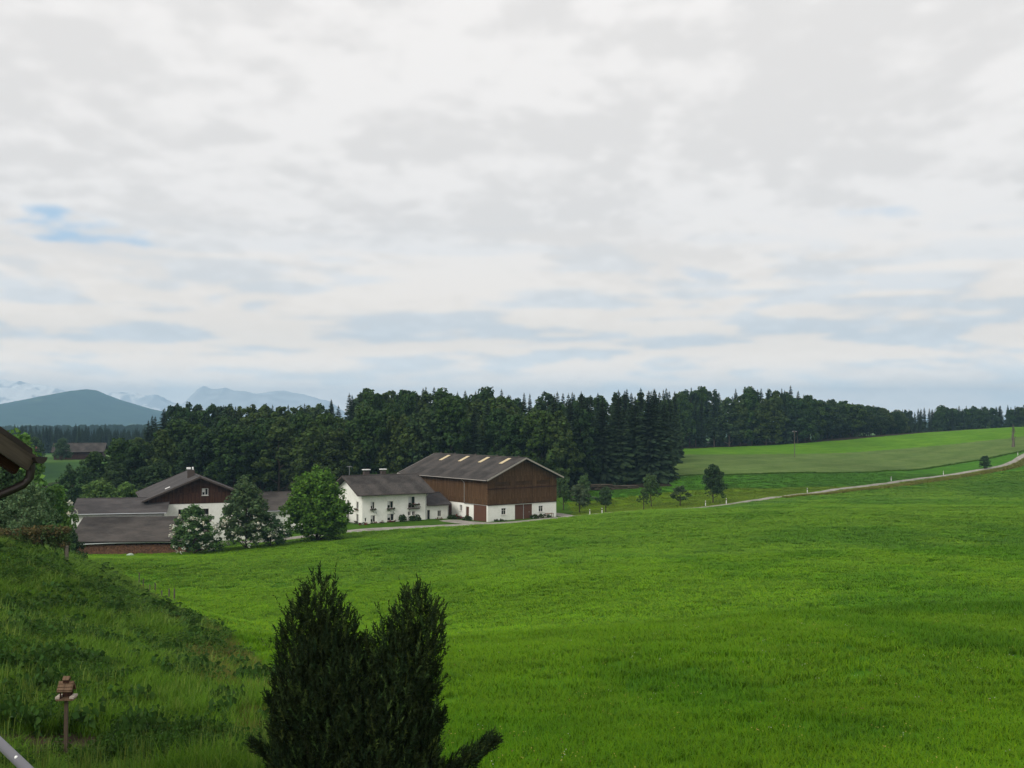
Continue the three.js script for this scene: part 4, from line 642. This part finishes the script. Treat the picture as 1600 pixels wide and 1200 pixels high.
// ---------------------------------------------------------------- the dark juniper in front
{
  const t = thing('juniper', 'dark many spired juniper in the foreground', 'conifer', on(-2.15, 15, 0.1)), o = { p: [], n: [], c: [] }, rnd = rngOf(91), gy = ground(-2.15, 15) - 0.1 - EYE, br = [];
  const cols = [[-0.57, 0.0, -2.22, 0.25, 0.0], [-0.72, 0.1, -2.48, 0.25, -0.01], [-0.86, 0.05, -2.70, 0.25, -0.01], [-0.42, 0.12, -2.52, 0.22, 0.02], [-0.28, 0.1, -2.66, 0.20, 0.02], [-0.12, -0.1, -3.02, 0.24, 0.02], [0.62, 0.0, -2.50, 0.22, 0.05], [0.76, 0.0, -2.40, 0.22, 0.05], [0.90, 0.1, -2.50, 0.20, 0.04], [0.50, 0.18, -2.76, 0.22, 0.03], [0.32, 0.15, -2.94, 0.20, 0.02], [0.16, 0.2, -3.18, 0.30, 0.0], [0.04, 0.3, -3.28, 0.34, 0], [-0.84, 0.1, -3.35, 0.29, -0.03], [0.66, 0.3, -3.1, 0.30, 0], [0.54, 0.3, -3.5, 0.34, 0], [-0.42, 0.4, -3.0, 0.40, 0], [-0.68, 0.35, -3.6, 0.38, 0], [0.66, -0.1, -4.1, 0.32, 0.02], [0.2, 0.5, -3.7, 0.44, 0], [-0.92, 0, -4.05, 0.26, -0.03], [0.80, 0.25, -4.6, 0.32, 0.05], [0, -0.3, -3.45, 0.50, 0], [-0.48, -0.3, -3.1, 0.42, 0]];
  const needle = (c, dir, len, wd, k) => { const side = new THREE.Vector3().crossVectors(dir, onSphere(rnd)).normalize(), n = new THREE.Vector3().crossVectors(dir, side); const a = c.clone().addScaledVector(side, wd), b = c.clone().addScaledVector(side, -wd), e = c.clone().addScaledVector(dir, len); for (const p of [a, b, e]) { o.p.push(p.x, p.y, p.z); o.n.push(n.x, n.y, n.z); o.c.push(...k); } };
  const shoot = (c, dir, len, fresh) => { const k = tint(rnd, fresh ? [0.044, 0.074, 0.019] : [0.017, 0.031, 0.010], 0.35, 0.2); for (let i = 0; i < 15; i++) { const f = i / 15, p = c.clone().addScaledVector(dir, len * f), q = dir.clone().multiplyScalar(0.9).addScaledVector(onSphere(rnd), 0.75).normalize(); needle(p, q, (0.055 + 0.03 * rnd()) * (1.1 - 0.4 * f), 0.010, k); } };
  for (const [cx, cz, top, R, lean] of cols) {
    const y1 = top - gy, y0 = Math.max(0.15, y1 - 2.6), n = Math.round(R * 2300);
    for (let k = 0; k < n; k++) {
      const f = Math.pow(rnd(), 0.8), y = mix(y1 - 0.1, y0, f), rr = R * 1.12 * Math.min(1, Math.pow(f * 5.5, 0.6) + 0.3) * (1 + 0.25 * (fbm(f * 7 + cx * 9, rnd() * 2 + cz, 2, 99) - 0.5)), a = rnd() * 6.283, q = rr * Math.sqrt(0.3 + 0.75 * rnd()), dir = new THREE.Vector3(Math.cos(a) * 0.42, 1, Math.sin(a) * 0.42).addScaledVector(onSphere(rnd), 0.35).normalize();
      shoot(new THREE.Vector3(cx + Math.cos(a) * q + lean * (y - y0) * 0.5, y, cz + Math.sin(a) * q), dir, (0.12 + 0.14 * rnd()) * (rnd() < 0.09 ? 2.0 : 1), rnd() < 0.2);
    }
    br.push(...limbGeo(rnd, [[cx * 0.15, 0, cz * 0.15], [cx * 0.7, y0 + (y1 - y0) * 0.2, cz * 0.7], [cx + lean * 0.6, y1 - 0.9, cz]], 0.04, 0.01));
    for (let k = 0; k < 5; k++) shoot(new THREE.Vector3(cx + lean * 1.2 + (rnd() - 0.5) * 0.06, y1 - 0.16 + k * 0.025, cz), new THREE.Vector3((rnd() - 0.5) * 0.3, 1, (rnd() - 0.5) * 0.3).normalize(), 0.24, false);
  }
  for (const [A, B, R, n] of [[[0.9, 0.85, 0.1], [1.84, 1.62, 0.15], 0.17, 460], [[-1.0, 1.6, 0.1], [-1.26, 2.2, 0.1], 0.06, 60], [[-1.1, 1.3, 0.1], [-1.42, 1.55, 0.1], 0.1, 90], [[0.85, 1.5, 0.1], [1.17, 1.95, 0.1], 0.12, 110]]) {      // straggling side branches
    const a = new THREE.Vector3(...A), b = new THREE.Vector3(...B), ax = b.clone().sub(a).normalize();
    br.push(rod(A, B, 0.03, 0.012, 6));
    for (let k = 0; k < n; k++) { const f = rnd(), p = a.clone().lerp(b, f).addScaledVector(onSphere(rnd), R * Math.sqrt(rnd()) * (1.15 - 0.55 * f)); shoot(p, ax.clone().addScaledVector(onSphere(rnd), 0.5).add(new THREE.Vector3(0, 0.3, 0)).normalize(), 0.16, rnd() < 0.1); }
  }
  part('branches', br, M.bark, t); part('foliage', finish(o.p, o.n, o.c), needleM, t);
}
// ---------------------------------------------------------------- bird feeder
{
  const t = thing('bird_feeder', 'wooden bird feeder house on a post in the rough garden', 'bird feeder', on(-9.42, 22.5, 0.12), 0.08); t.scale.set(0.66, 0.92, 0.66);
  part('post', boxAt(-0.05, 0.05, 0, 1.42, -0.05, 0.05), std({ map: M.woodGrey.map, color: lin(0.75, 0.6, 0.5) }), t);
  part('tray', boxAt(-0.27, 0.27, 1.42, 1.46, -0.2, 0.2), M.feederWood, t);
  for (const s of [-1, 1]) part('tray_edge', boxAt(s > 0 ? 0.155 : -0.285, s > 0 ? 0.285 : -0.155, 1.462, 1.51, -0.21, 0.21), std({ color: lin(0.42, 0.36, 0.30) }), t);
  for (const sx of [-0.14, 0.14]) for (const sz of [-0.13, 0.13]) part('corner_post', boxAt(sx - 0.02, sx + 0.02, 1.462, 1.64, sz - 0.02, sz + 0.02), M.timberDark, t);
  part('back_board', boxAt(-0.12, 0.12, 1.462, 1.63, -0.125, -0.105), M.timberDark, t);
  const r = part('roof', [-1, 1].map((s) => new THREE.BoxGeometry(0.46, 0.03, 0.28).rotateX(s * 0.72).translate(0, 1.71, s * 0.105)), M.feederWood, t);
  for (let k = 0; k < 3; k++) for (const s of [-1, 1]) part('roof_slat', new THREE.BoxGeometry(0.465, 0.014, 0.085).rotateX(s * 0.62).translate(0, 1.808 - k * 0.062, s * (0.035 + k * 0.072)), M.feederWood, r);
  const cb = part('cupola', boxAt(-0.085, 0.085, 1.80, 1.87, -0.07, 0.07), M.timberDark, t); part('cupola_roof', [-1, 1].map((s) => new THREE.BoxGeometry(0.21, 0.024, 0.13).rotateX(s * 0.6).translate(0, 1.905, s * 0.045)), M.feederWood, cb);
}
// ---------------------------------------------------------------- neighbouring eaves at the left edge, seen end on
{
  const th = 55 * D2R, t = thing('neighbour_house', 'corner of a tiled roof with dark gutter and downpipe', 'house', [-6.62, ground(-6.3, 12) - 0.3, -12.1], th), g = EYE - (ground(-6.3, 12) - 0.3), W = 7, L = 7;
  // block stretches left of its right front corner: x from -W to 0, back along -z
  const e = g - 0.1, pitch = 34 * D2R, rise = Math.tan(pitch) * (W / 2), gab = [[-W, 0], [0, 0], [0, e], [-W / 2, e + rise], [-W, e]];
  part('wall', [panel(gab, [], new THREE.Matrix4()), panel(gab, [], new THREE.Matrix4().makeTranslation(0, 0, -L + 0.3)), boxAt(-0.3, -0.002, 0, e - 0.1, -L + 0.302, -0.302), boxAt(-W + 0.002, -W + 0.3, 0, e - 0.1, -L + 0.302, -0.302)], M.plaster, t);
  const o = 0.78, ey = e - Math.tan(pitch) * o + 0.12, sh = (dy) => new THREE.Shape([[o, ey + dy], [-W / 2, e + rise + 0.12 + dy], [-W - o, ey + dy], [-W - o, ey + dy - 0.07], [-W / 2, e + rise + 0.05 + dy], [o, ey + dy - 0.07]].map((p) => new THREE.Vector2(...p)));
  const roof = part('roof', new THREE.ExtrudeGeometry(sh(0.14), { depth: L + 1.2, bevelEnabled: false }).translate(0, 0, -L - 0.5), std({ map: M.roof.map, color: lin(0.6, 0.5, 0.45) }), t);
  part('roof_boarding', new THREE.ExtrudeGeometry(sh(0.065), { depth: L + 1.1, bevelEnabled: false }).translate(0, 0, -L - 0.45), M.woodGrey, t);
  const len = (W / 2 + o) / Math.cos(pitch);
  part('bargeboard', new THREE.BoxGeometry(len, 0.2, 0.04).rotateZ(-pitch).translate(-W / 2 + (W / 2 + o) / 2, (ey + e + rise + 0.12) / 2 - 0.03, 0.675), std({ map: M.woodGrey.map, color: lin(0.46, 0.42, 0.36) }), roof);
  for (let k = 0; k < 9; k++) part('rafter', new THREE.BoxGeometry(1.1, 0.14, 0.1).rotateZ(-pitch).translate(o - 0.5, ey - 0.08 + 0.5 * Math.tan(pitch) - 0.05, 0.45 - k * 0.85), M.timberDark, roof);
  const gx = o + 0.07, gyy = ey + 0.04, gut = part('gutter', new THREE.CylinderGeometry(0.075, 0.075, L + 1.3, 12, 1, true, 0, Math.PI).rotateZ(-Math.PI / 2).rotateY(Math.PI / 2).translate(gx, gyy, -L / 2 + 0.12), M.copper, t);
  part('gutter_end', new THREE.CircleGeometry(0.076, 14, Math.PI, Math.PI).translate(gx, gyy, 0.772), M.copper, gut);
  part('downpipe', tube([[gx, gyy - 0.05, 0.55], [gx, gyy - 0.16, 0.55], [gx - 0.03, gyy - 0.3, 0.53], [gx - 0.3, gyy - 0.44, 0.4], [gx - 0.7, gyy - 0.56, 0.2], [0.08, gyy - 0.72, 0.06], [0.08, gyy - 1.2, 0.06], [0.08, 0.1, 0.06]], 0.05, 10, 60), M.copper, t);
}
// metal handrail of the stair at the lower left edge
{
  const t = thing('handrail', 'grey metal handrail slanting across the lower left corner', 'handrail', [0, 0, 0]);
  const B = [-1.26, EYE - 1.465, -3.5], C = [-3.0, EYE - 1.195, -5.3];
  part('rail', rod(C, B, 0.02, 0.02, 18), std({ color: lin(0.105, 0.105, 0.12), roughness: 0.45 }), t);
  for (const q of [C, B]) part('post', rod([q[0], ground(q[0], -q[2]) - 0.1, q[2]], [q[0], q[1], q[2]], 0.02, 0.02, 10), M.metal, t);
  part('bolt', new THREE.SphereGeometry(0.007, 8, 6).translate(mix(C[0], B[0], 0.6), mix(C[1], B[1], 0.6) + 0.016, mix(C[2], B[2], 0.6) + 0.014), M.whitePaint, t);
}
// ---------------------------------------------------------------- posts, poles, banks
[[220, 921, 108, 1.25], [227, 929, 103, 1.0], [237, 930, 99, 0.6], [245, 938, 94, 0.9], [256, 942, 90, 0.55], [267, 962, 82, 1.1], [275, 966, 80, 1.3]].forEach(([u, v, d, h], i) => {
  const [x] = at(u, d), rnd = rngOf(300 + i), t = thing('fence_post', ['farthest tall wooden stake of the meadow fence', 'second stake from the far end of the meadow fence', 'short third stake of the meadow fence', 'fourth meadow stake, beside the ditch', 'shortest meadow stake before the near pair', 'left stake of the near pair in the meadow', 'nearest and tallest stake in the meadow'][i], 'fence post', on(x, d, 0.25), 0, 'meadow fence stakes');
  part('shaft', rod([0, 0, 0], [(rnd() - 0.5) * 0.12, h + 0.75, (rnd() - 0.5) * 0.1], 0.075, 0.055, 8), M.woodGrey, t); part('point', new THREE.ConeGeometry(0.055, 0.12, 8).translate(0, h + 0.79, 0), M.woodGrey, t);
});
[[14.2, 193.2, 'roadside marker just right of the barn'], [16.6, 195.2, 'second roadside marker right of the barn'], [38.2, 208.9, 'roadside marker left of the tall dark fruit tree'], [42.8, 211.3, 'roadside marker right of the tall dark fruit tree'], [68.0, 243.6, 'lone roadside marker past the orchard'], [100, 278.9, 'roadside marker half way up the road'], [122, 299, 'roadside marker before the lone bush'], [162.5, 339.5, 'farthest roadside marker at the right edge']].forEach(([x, d, lab]) => {
  const t = thing('road_marker', `white ${lab}`, 'marker post', on(x, d, 0.1), 0.3, 'white roadside markers');
  part('shaft', new THREE.CylinderGeometry(0.06, 0.085, 1.15, 6).translate(0, 0.575, 0), M.whitePaint, t); part('band', new THREE.CylinderGeometry(0.073, 0.076, 0.16, 6).translate(0, 0.92, 0), M.timberDark, t); part('cap', new THREE.ConeGeometry(0.06, 0.08, 6).translate(0, 1.19, 0), M.whitePaint, t);
});
{ const [x] = at(1241, 345), t = thing('utility_pole', 'thin wooden utility pole standing in the pale crop field', 'utility pole', on(x, 345, 0.3)); part('shaft', rod([0, 0, 0], [0, 9, 0], 0.12, 0.085, 8), M.woodGrey, t); part('crossarm', boxAt(-0.6, 0.6, 8.52, 8.62, -0.05, 0.05), M.woodGrey, t); for (const s of [-0.52, 0.52]) part('insulator', new THREE.CylinderGeometry(0.06, 0.06, 0.25, 8).translate(s, 8.77, 0), M.whitePaint, t); }
{ const [x] = at(1582, 362), t = thing('dead_tree', 'bare grey dead tree at the right edge of the fields', 'tree', on(x, 362, 0.2)), rnd = rngOf(95), g = []; t.scale.set(1.15, 0.86, 1.15);
  g.push(...limbGeo(rnd, [[0, 0, 0], [0.15, 2.2, 0], [-0.1, 4.2, 0.1], [0.1, 6.2, 0], [0, 8.2, 0]], 0.42, 0.12));
  for (let k = 0; k < 16; k++) { const y = 2.5 + 5.2 * rnd(), a = rnd() * 6.28, l = 0.6 + 0.7 * rnd(); g.push(...limbGeo(rnd, [[0, y, 0], [Math.cos(a) * l * 0.6, y + l * 0.5, Math.sin(a) * l * 0.6], [Math.cos(a) * l * 0.8, y + l * 1.3, Math.sin(a) * l * 0.8]], 0.13, 0.03)); }
  part('trunk', limbGeo(rnd, [[0, -0.1, 0], [0, 1.2, 0]], 0.5, 0.43), M.woodGrey, t); part('branches', g, M.woodGrey, t); }
{ const t = thing('log_pile', 'long low pile of brown logs at the edge of the dark wood', 'log pile', on(24, 247.5, 0.1), 10 * D2R), rnd = rngOf(96); for (let k = 0; k < 40; k++) { const y = 0.2 + 0.34 * Math.floor(k / 12), x = -4.5 + (k % 12) * 0.8 + (rnd() - 0.5) * 0.3; part('log', rod([x - 1.3, y, (rnd() - 0.5) * 1.4], [x + 1.5, y + 0.03, (rnd() - 0.5) * 1.4], 0.17 + 0.05 * rnd(), 0.15, 7), M.bark, t); } }

// ---------------------------------------------------------------- grass, weeds and flowers: real blades, set out tuft by tuft
{
  function tuft(seed, n, r, h, w, lean, colours, droop = 0.35) {
    const rnd = rngOf(seed), p = [], nn = [], c = [];
    for (let k = 0; k < n; k++) {
      const a = rnd() * 6.283, q = r * Math.sqrt(rnd()), x = Math.cos(a) * q, z = Math.sin(a) * q, b = rnd() * 6.283, l = lean * (0.4 + rnd()), H = h * (0.55 + 0.6 * rnd()), dx = Math.cos(b), dz = Math.sin(b), sx = -dz * w, sz = dx * w;
      const m = [x + dx * l * H * 0.35, H * 0.6, z + dz * l * H * 0.35], e = [x + dx * l * H, H * (1 - droop * rnd()), z + dz * l * H], k3 = tint(rnd, colours[(rnd() * colours.length) | 0], 0.18, 0.1), N = new THREE.Vector3(-dx * 0.6, 0.8, -dz * 0.6).normalize();
      const A = [x - sx, 0, z - sz], B = [x + sx, 0, z + sz], C = [m[0] + sx * 0.8, m[1], m[2] + sz * 0.8], D = [m[0] - sx * 0.8, m[1], m[2] - sz * 0.8];
      for (const v of [A, B, C, A, C, D, D, C, e]) { p.push(...v); nn.push(N.x, N.y, N.z); c.push(...k3); }
    }
    return finish(p, nn, c);
  }
  function sow(name, label, geo, mat, spots, category = 'grass') {
    const m = new THREE.InstancedMesh(geo, mat, spots.length), M4 = new THREE.Matrix4(), q = new THREE.Quaternion(), up = new THREE.Vector3(0, 1, 0), col = new THREE.Color(), rnd = rngOf(spots.length);
    spots.forEach(([x, d, s, sy, k], i) => { M4.compose(new THREE.Vector3(x, ground(x, d) - 0.02, -d), q.setFromAxisAngle(up, rnd() * 6.283), new THREE.Vector3(s, sy, s)); m.setMatrixAt(i, M4); m.setColorAt(i, col.setRGB(k[0], k[1], k[2])); });
    m.name = numbered(name); shade(m); scene.add(m); tag(m, label, category, null, 'stuff'); return m;
  }
  const gm = grassMat(0.4), rnd = rngOf(4001), inView = (x, d) => Math.abs(x) < 0.56 * d + 5;
  const darkSward = (x, d) => smooth(0.42, 0.60, 0.6 * fbm(x / 34 + 1.3, d / 46 + 0.4, 3, 331) + 0.4 * fbm(x / 6, d / 9, 3, 337) + 0.10 * Math.exp(-(((x - 22) / 22) ** 2 + ((d - 34) / 26) ** 2)) - 0.05);  // random lush, darker green patches, plus a broad darker zone at the near right
  const swardTint = (x, d) => { const l = darkSward(x, d), m = 0.8 + 0.4 * fbm(x / 2.2, d / 3.5, 3, 341); return [mix(1.2, 0.76, l) * m, mix(1.08, 0.84, l) * m, mix(0.9, 1.0, l) * m]; };
  const bands = [[13, 34, 13, 1, 0.62], [34, 62, 7, 1.35, 0.8], [62, 110, 3.6, 2.1, 0.8], [110, 200, 1.7, 3.2, 0.75], [200, 310, 0.6, 4.6, 0.8]];
  const near = [], far = [];
  for (const [d0, d1, density, s, tall] of bands) {
    const area = 0.56 * (d1 * d1 - d0 * d0) + 10 * (d1 - d0), n = Math.round(area * density * 1.0);
    for (let k = 0; k < n; k++) {
      const d = Math.sqrt(mix(d0 * d0, d1 * d1, rnd())), x = (rnd() * 2 - 1) * (0.56 * d + 5), reg = region(x, d);
      if (reg !== 'meadow' || d > 300) continue;
      const l = darkSward(x, d), hgt = tall * (0.85 + 0.3 * l) * (0.8 + 0.4 * rnd()) * mix(0.85, 1.18, noise(x / 1.7, d / 2.4, 347)) * (x > 27 && x < 60 && d > ramp(farmEdge, x) - 14 ? 0.45 : 1);
      (d < 62 ? near : far).push([x, d, s * (0.8 + 0.4 * rnd()), hgt, swardTint(x, d).map((q) => q * (d < 62 ? 1 : 1.12))]);
    }
  }
  const G = [[0.098, 0.236, 0.003], [0.080, 0.212, 0.003], [0.126, 0.255, 0.004]];
  sow('meadow_grass', 'tall green grass of the meadow in the foreground', tuft(11, 34, 0.26, 0.42, 0.008, 0.55, G), gm, near);
  sow('meadow_grass', 'green grass of the meadow towards the farm', tuft(12, 44, 0.30, 0.36, 0.014, 0.6, G), gm, far);
  // short sward of the meadows beyond the road
  const beyond = []; for (let k = 0; k < 15000; k++) { const d = mix(190, 300, rnd()), x = mix(10, 0.53 * d, rnd()), reg = region(x, d); if (reg !== 'orchard_meadow' && reg !== 'hay_field') continue; const m = 0.8 + 0.4 * fbm(x / 7, d / 9, 3, 351); beyond.push([x, d, 2.6, 0.35 + 0.25 * rnd(), reg === 'hay_field' ? [0.68 * m, 0.82 * m, 1.2 * m] : [1.4 * m, 0.98 * m, 0.8 * m]]); }
  sow('orchard_grass', 'short grass of the meadows beyond the road', tuft(13, 40, 0.34, 0.3, 0.018, 0.6, G), gm, beyond);
  const ditch = []; for (let k = 0; k < 1500; k++) { const x = mix(28, 190, rnd()); const d = ramp(bank, x) + (rnd() - 0.5) * 1.2 + 3 * (noise(x / 11, 5, 19) - 0.5), m = 0.7 + 0.5 * rnd(); ditch.push([x, d, 1.6 + rnd(), 0.5 + 0.7 * rnd() * noise(x / 6, 1, 9), [0.75 * m, 0.7 * m, 1.4 * m]]); }
  sow('bank_grass', 'long dark grass along the field bank', tuft(14, 34, 0.3, 0.42, 0.016, 0.5, G), gm, ditch);
  const verge = []; for (let k = 0; k < 2600; k++) { const x = mix(58, 190, rnd()), d = ramp(farmEdge, x) - 1.2 - 4.5 * rnd() * smooth(58, 100, x), m = 0.8 + 0.4 * rnd(); verge.push([x, d, 2.2, 0.8 + 0.5 * rnd(), [2.0 * m, 0.9 * m, 12 * m]]); }
  sow('dry_verge', 'dry straw coloured grass verge beside the road', tuft(15, 34, 0.34, 0.4, 0.018, 0.6, G), gm, verge);
  // the rough garden bank
  const rough = [], dry = [], weeds = [], seedy = [], docks = [], bare = (x, d) => Math.exp(-(((x + 9.9) / 1.5) ** 2 + ((d - 23.5) / 0.9) ** 2)) > 0.6 + 0.3 * (noise(x * 2, d * 2, 77) - 0.5);
  for (let k = 0; k < 46000; k++) {
    const d = Math.sqrt(mix(13 * 13, 84 * 84, Math.pow(rnd(), 1.25))), x = ramp(gardenEdge, d) - rnd() * (0.52 * d + 4) * 1.02; if (!inView(x, d)) continue;
    const reg = region(x, d); if (reg !== 'garden_slope' && reg !== 'scrub_ground') continue; if (bare(x, d)) continue;
    const worn = Math.exp(-(((x + 9.6) / 1.9) ** 2 + ((d - 21.4) / 1.9) ** 2)); if (rnd() < worn * 0.8) continue;
    const e = ramp(gardenEdge, d) - x, t = fbm(x / 3.2, d / 4.5, 4, 361), u = fbm(x / 1.1 + 5, d / 1.6, 3, 367), m = 0.7 + 0.6 * u, s = mix(0.85, 1.9, smooth(20, 70, d)), wn = (noise(x / 2.5, d / 3, 373) - 0.5) * 2;
    if (e < 2.5 + wn * 1.8 && d > 24 && rnd() < 0.75) dry.push([x, d, s * 0.9, (0.55 + 0.4 * rnd()), [1.35 * m, 0.54 * m, 9 * m]]);
    else if (t < 0.43 && rnd() < 0.3) weeds.push([x, d, s * (0.9 + 0.5 * rnd()), 0.8 + 0.9 * rnd(), [0.95 * m, 0.95 * m, 1.6 * m]]);
    else if (u < 0.44 && rnd() < 0.12) d > 23.5 && docks.push([x, d, s * (0.8 + 0.5 * rnd()), 0.8 + 0.8 * rnd(), [0.8 * m, 0.85 * m, 1.5 * m]]);
    else if (rnd() < 0.07) seedy.push([x, d, s, 0.9 + 0.4 * rnd(), [1.5 * m, 1.0 * m, 12 * m]]);
    else rough.push([x, d, s * (0.8 + 0.5 * rnd()), (0.55 + 0.75 * t) * (0.8 + 0.5 * u) * (d < 24 && x < -6 ? 0.42 : 1), [0.80 * m, 0.75 * m, 3.4 * m]]);
  }
  sow('rough_grass', 'rough tall grass covering the garden bank', tuft(16, 36, 0.26, 0.62, 0.009, 0.6, G), gm, rough);
  sow('dry_grass', 'reddish dry grass along the edge of the garden bank', tuft(17, 34, 0.26, 0.62, 0.008, 0.5, G), gm, dry);
  sow('seeding_grass', 'pale seeding grass stems on the garden bank', tuft(18, 22, 0.24, 0.85, 0.006, 0.35, G), gm, seedy);
  { const o = { p: [], n: [], c: [] }, r2 = rngOf(19); for (let k = 0; k < 12; k++) clumpLeaves(o, r2, new THREE.Vector3((r2() - 0.5) * 0.5, 0.06 + 0.3 * r2(), (r2() - 0.5) * 0.5), 0.13, 12, 0.07, [0.050, 0.115, 0.010], 0.25); sow('weeds', 'broad leaved weeds among the rough garden grass', finish(o.p, o.n, o.c), gm, weeds, 'weeds'); }
  { const o = { p: [], n: [], c: [] }, r2 = rngOf(20); for (let k = 0; k < 7; k++) clumpLeaves(o, r2, new THREE.Vector3((r2() - 0.5) * 0.5, 0.12 + 0.4 * r2(), (r2() - 0.5) * 0.5), 0.16, 6, 0.17, [0.060, 0.130, 0.014], 0.25); sow('weeds', 'large leaved docks and nettles on the garden bank', finish(o.p, o.n, o.c), gm, docks, 'weeds'); }
  // little flower heads in the meadow
  const dots = []; for (let k = 0; k < 1700; k++) { const d = mix(14, 75, Math.pow(rnd(), 1.4)), x = (rnd() * 2 - 1) * (0.56 * d + 4); if (region(x, d) !== 'meadow') continue; if (noise(x / 5, d / 7, 381) + 0.012 * x < 0.42) continue; dots.push([x, d, 0.7 + 0.6 * rnd(), 0.8 + 0.5 * rnd(), rnd() < 0.6 ? [0.50, 0.42, 0.10] : rnd() < 0.5 ? [0.55, 0.55, 0.45] : [0.26, 0.10, 0.07]]); }
  const head = mergeGeometries([new THREE.IcosahedronGeometry(0.011, 0).translate(0, 0.27, 0), new THREE.IcosahedronGeometry(0.009, 0).translate(0.09, 0.25, 0.05)].map((g) => { g.deleteAttribute('uv'); return g; }));
  sow('meadow_flowers', 'tiny yellow and white flower heads dotted in the meadow', head, std({ color: 0xffffff, roughness: 0.9 }), dots, 'flowers');
  const bed = part('soil_bed', (() => { const p = [], uv = [], ix = [], n = 16; for (let j = 0; j <= n; j++) for (let i = 0; i <= n; i++) { const x = -11.8 + (i / n) * 3.6, d = 22.3 + (j / n) * 2.4, r = Math.hypot((i / n - 0.5) * 2, (j / n - 0.5) * 2); p.push(x, ground(x, d) + (r < 0.95 ? 0.02 + 0.08 * noise(x * 3, d * 3, 5) : -0.05), -d); uv.push(x, d); if (i < n && j < n) { const a = j * (n + 1) + i; ix.push(a, a + 1, a + n + 1, a + 1, a + n + 2, a + n + 1); } } const g = new THREE.BufferGeometry(); g.setAttribute('position', new THREE.Float32BufferAttribute(p, 3)); g.setAttribute('uv', new THREE.Float32BufferAttribute(uv, 2)); g.setIndex(ix); g.computeVertexNormals(); return g; })(), M.soil, scene);
  tag(bed, 'patch of bare brown soil beside the bird feeder', 'ground', null, 'structure');
}
renderer.render(scene, camera);
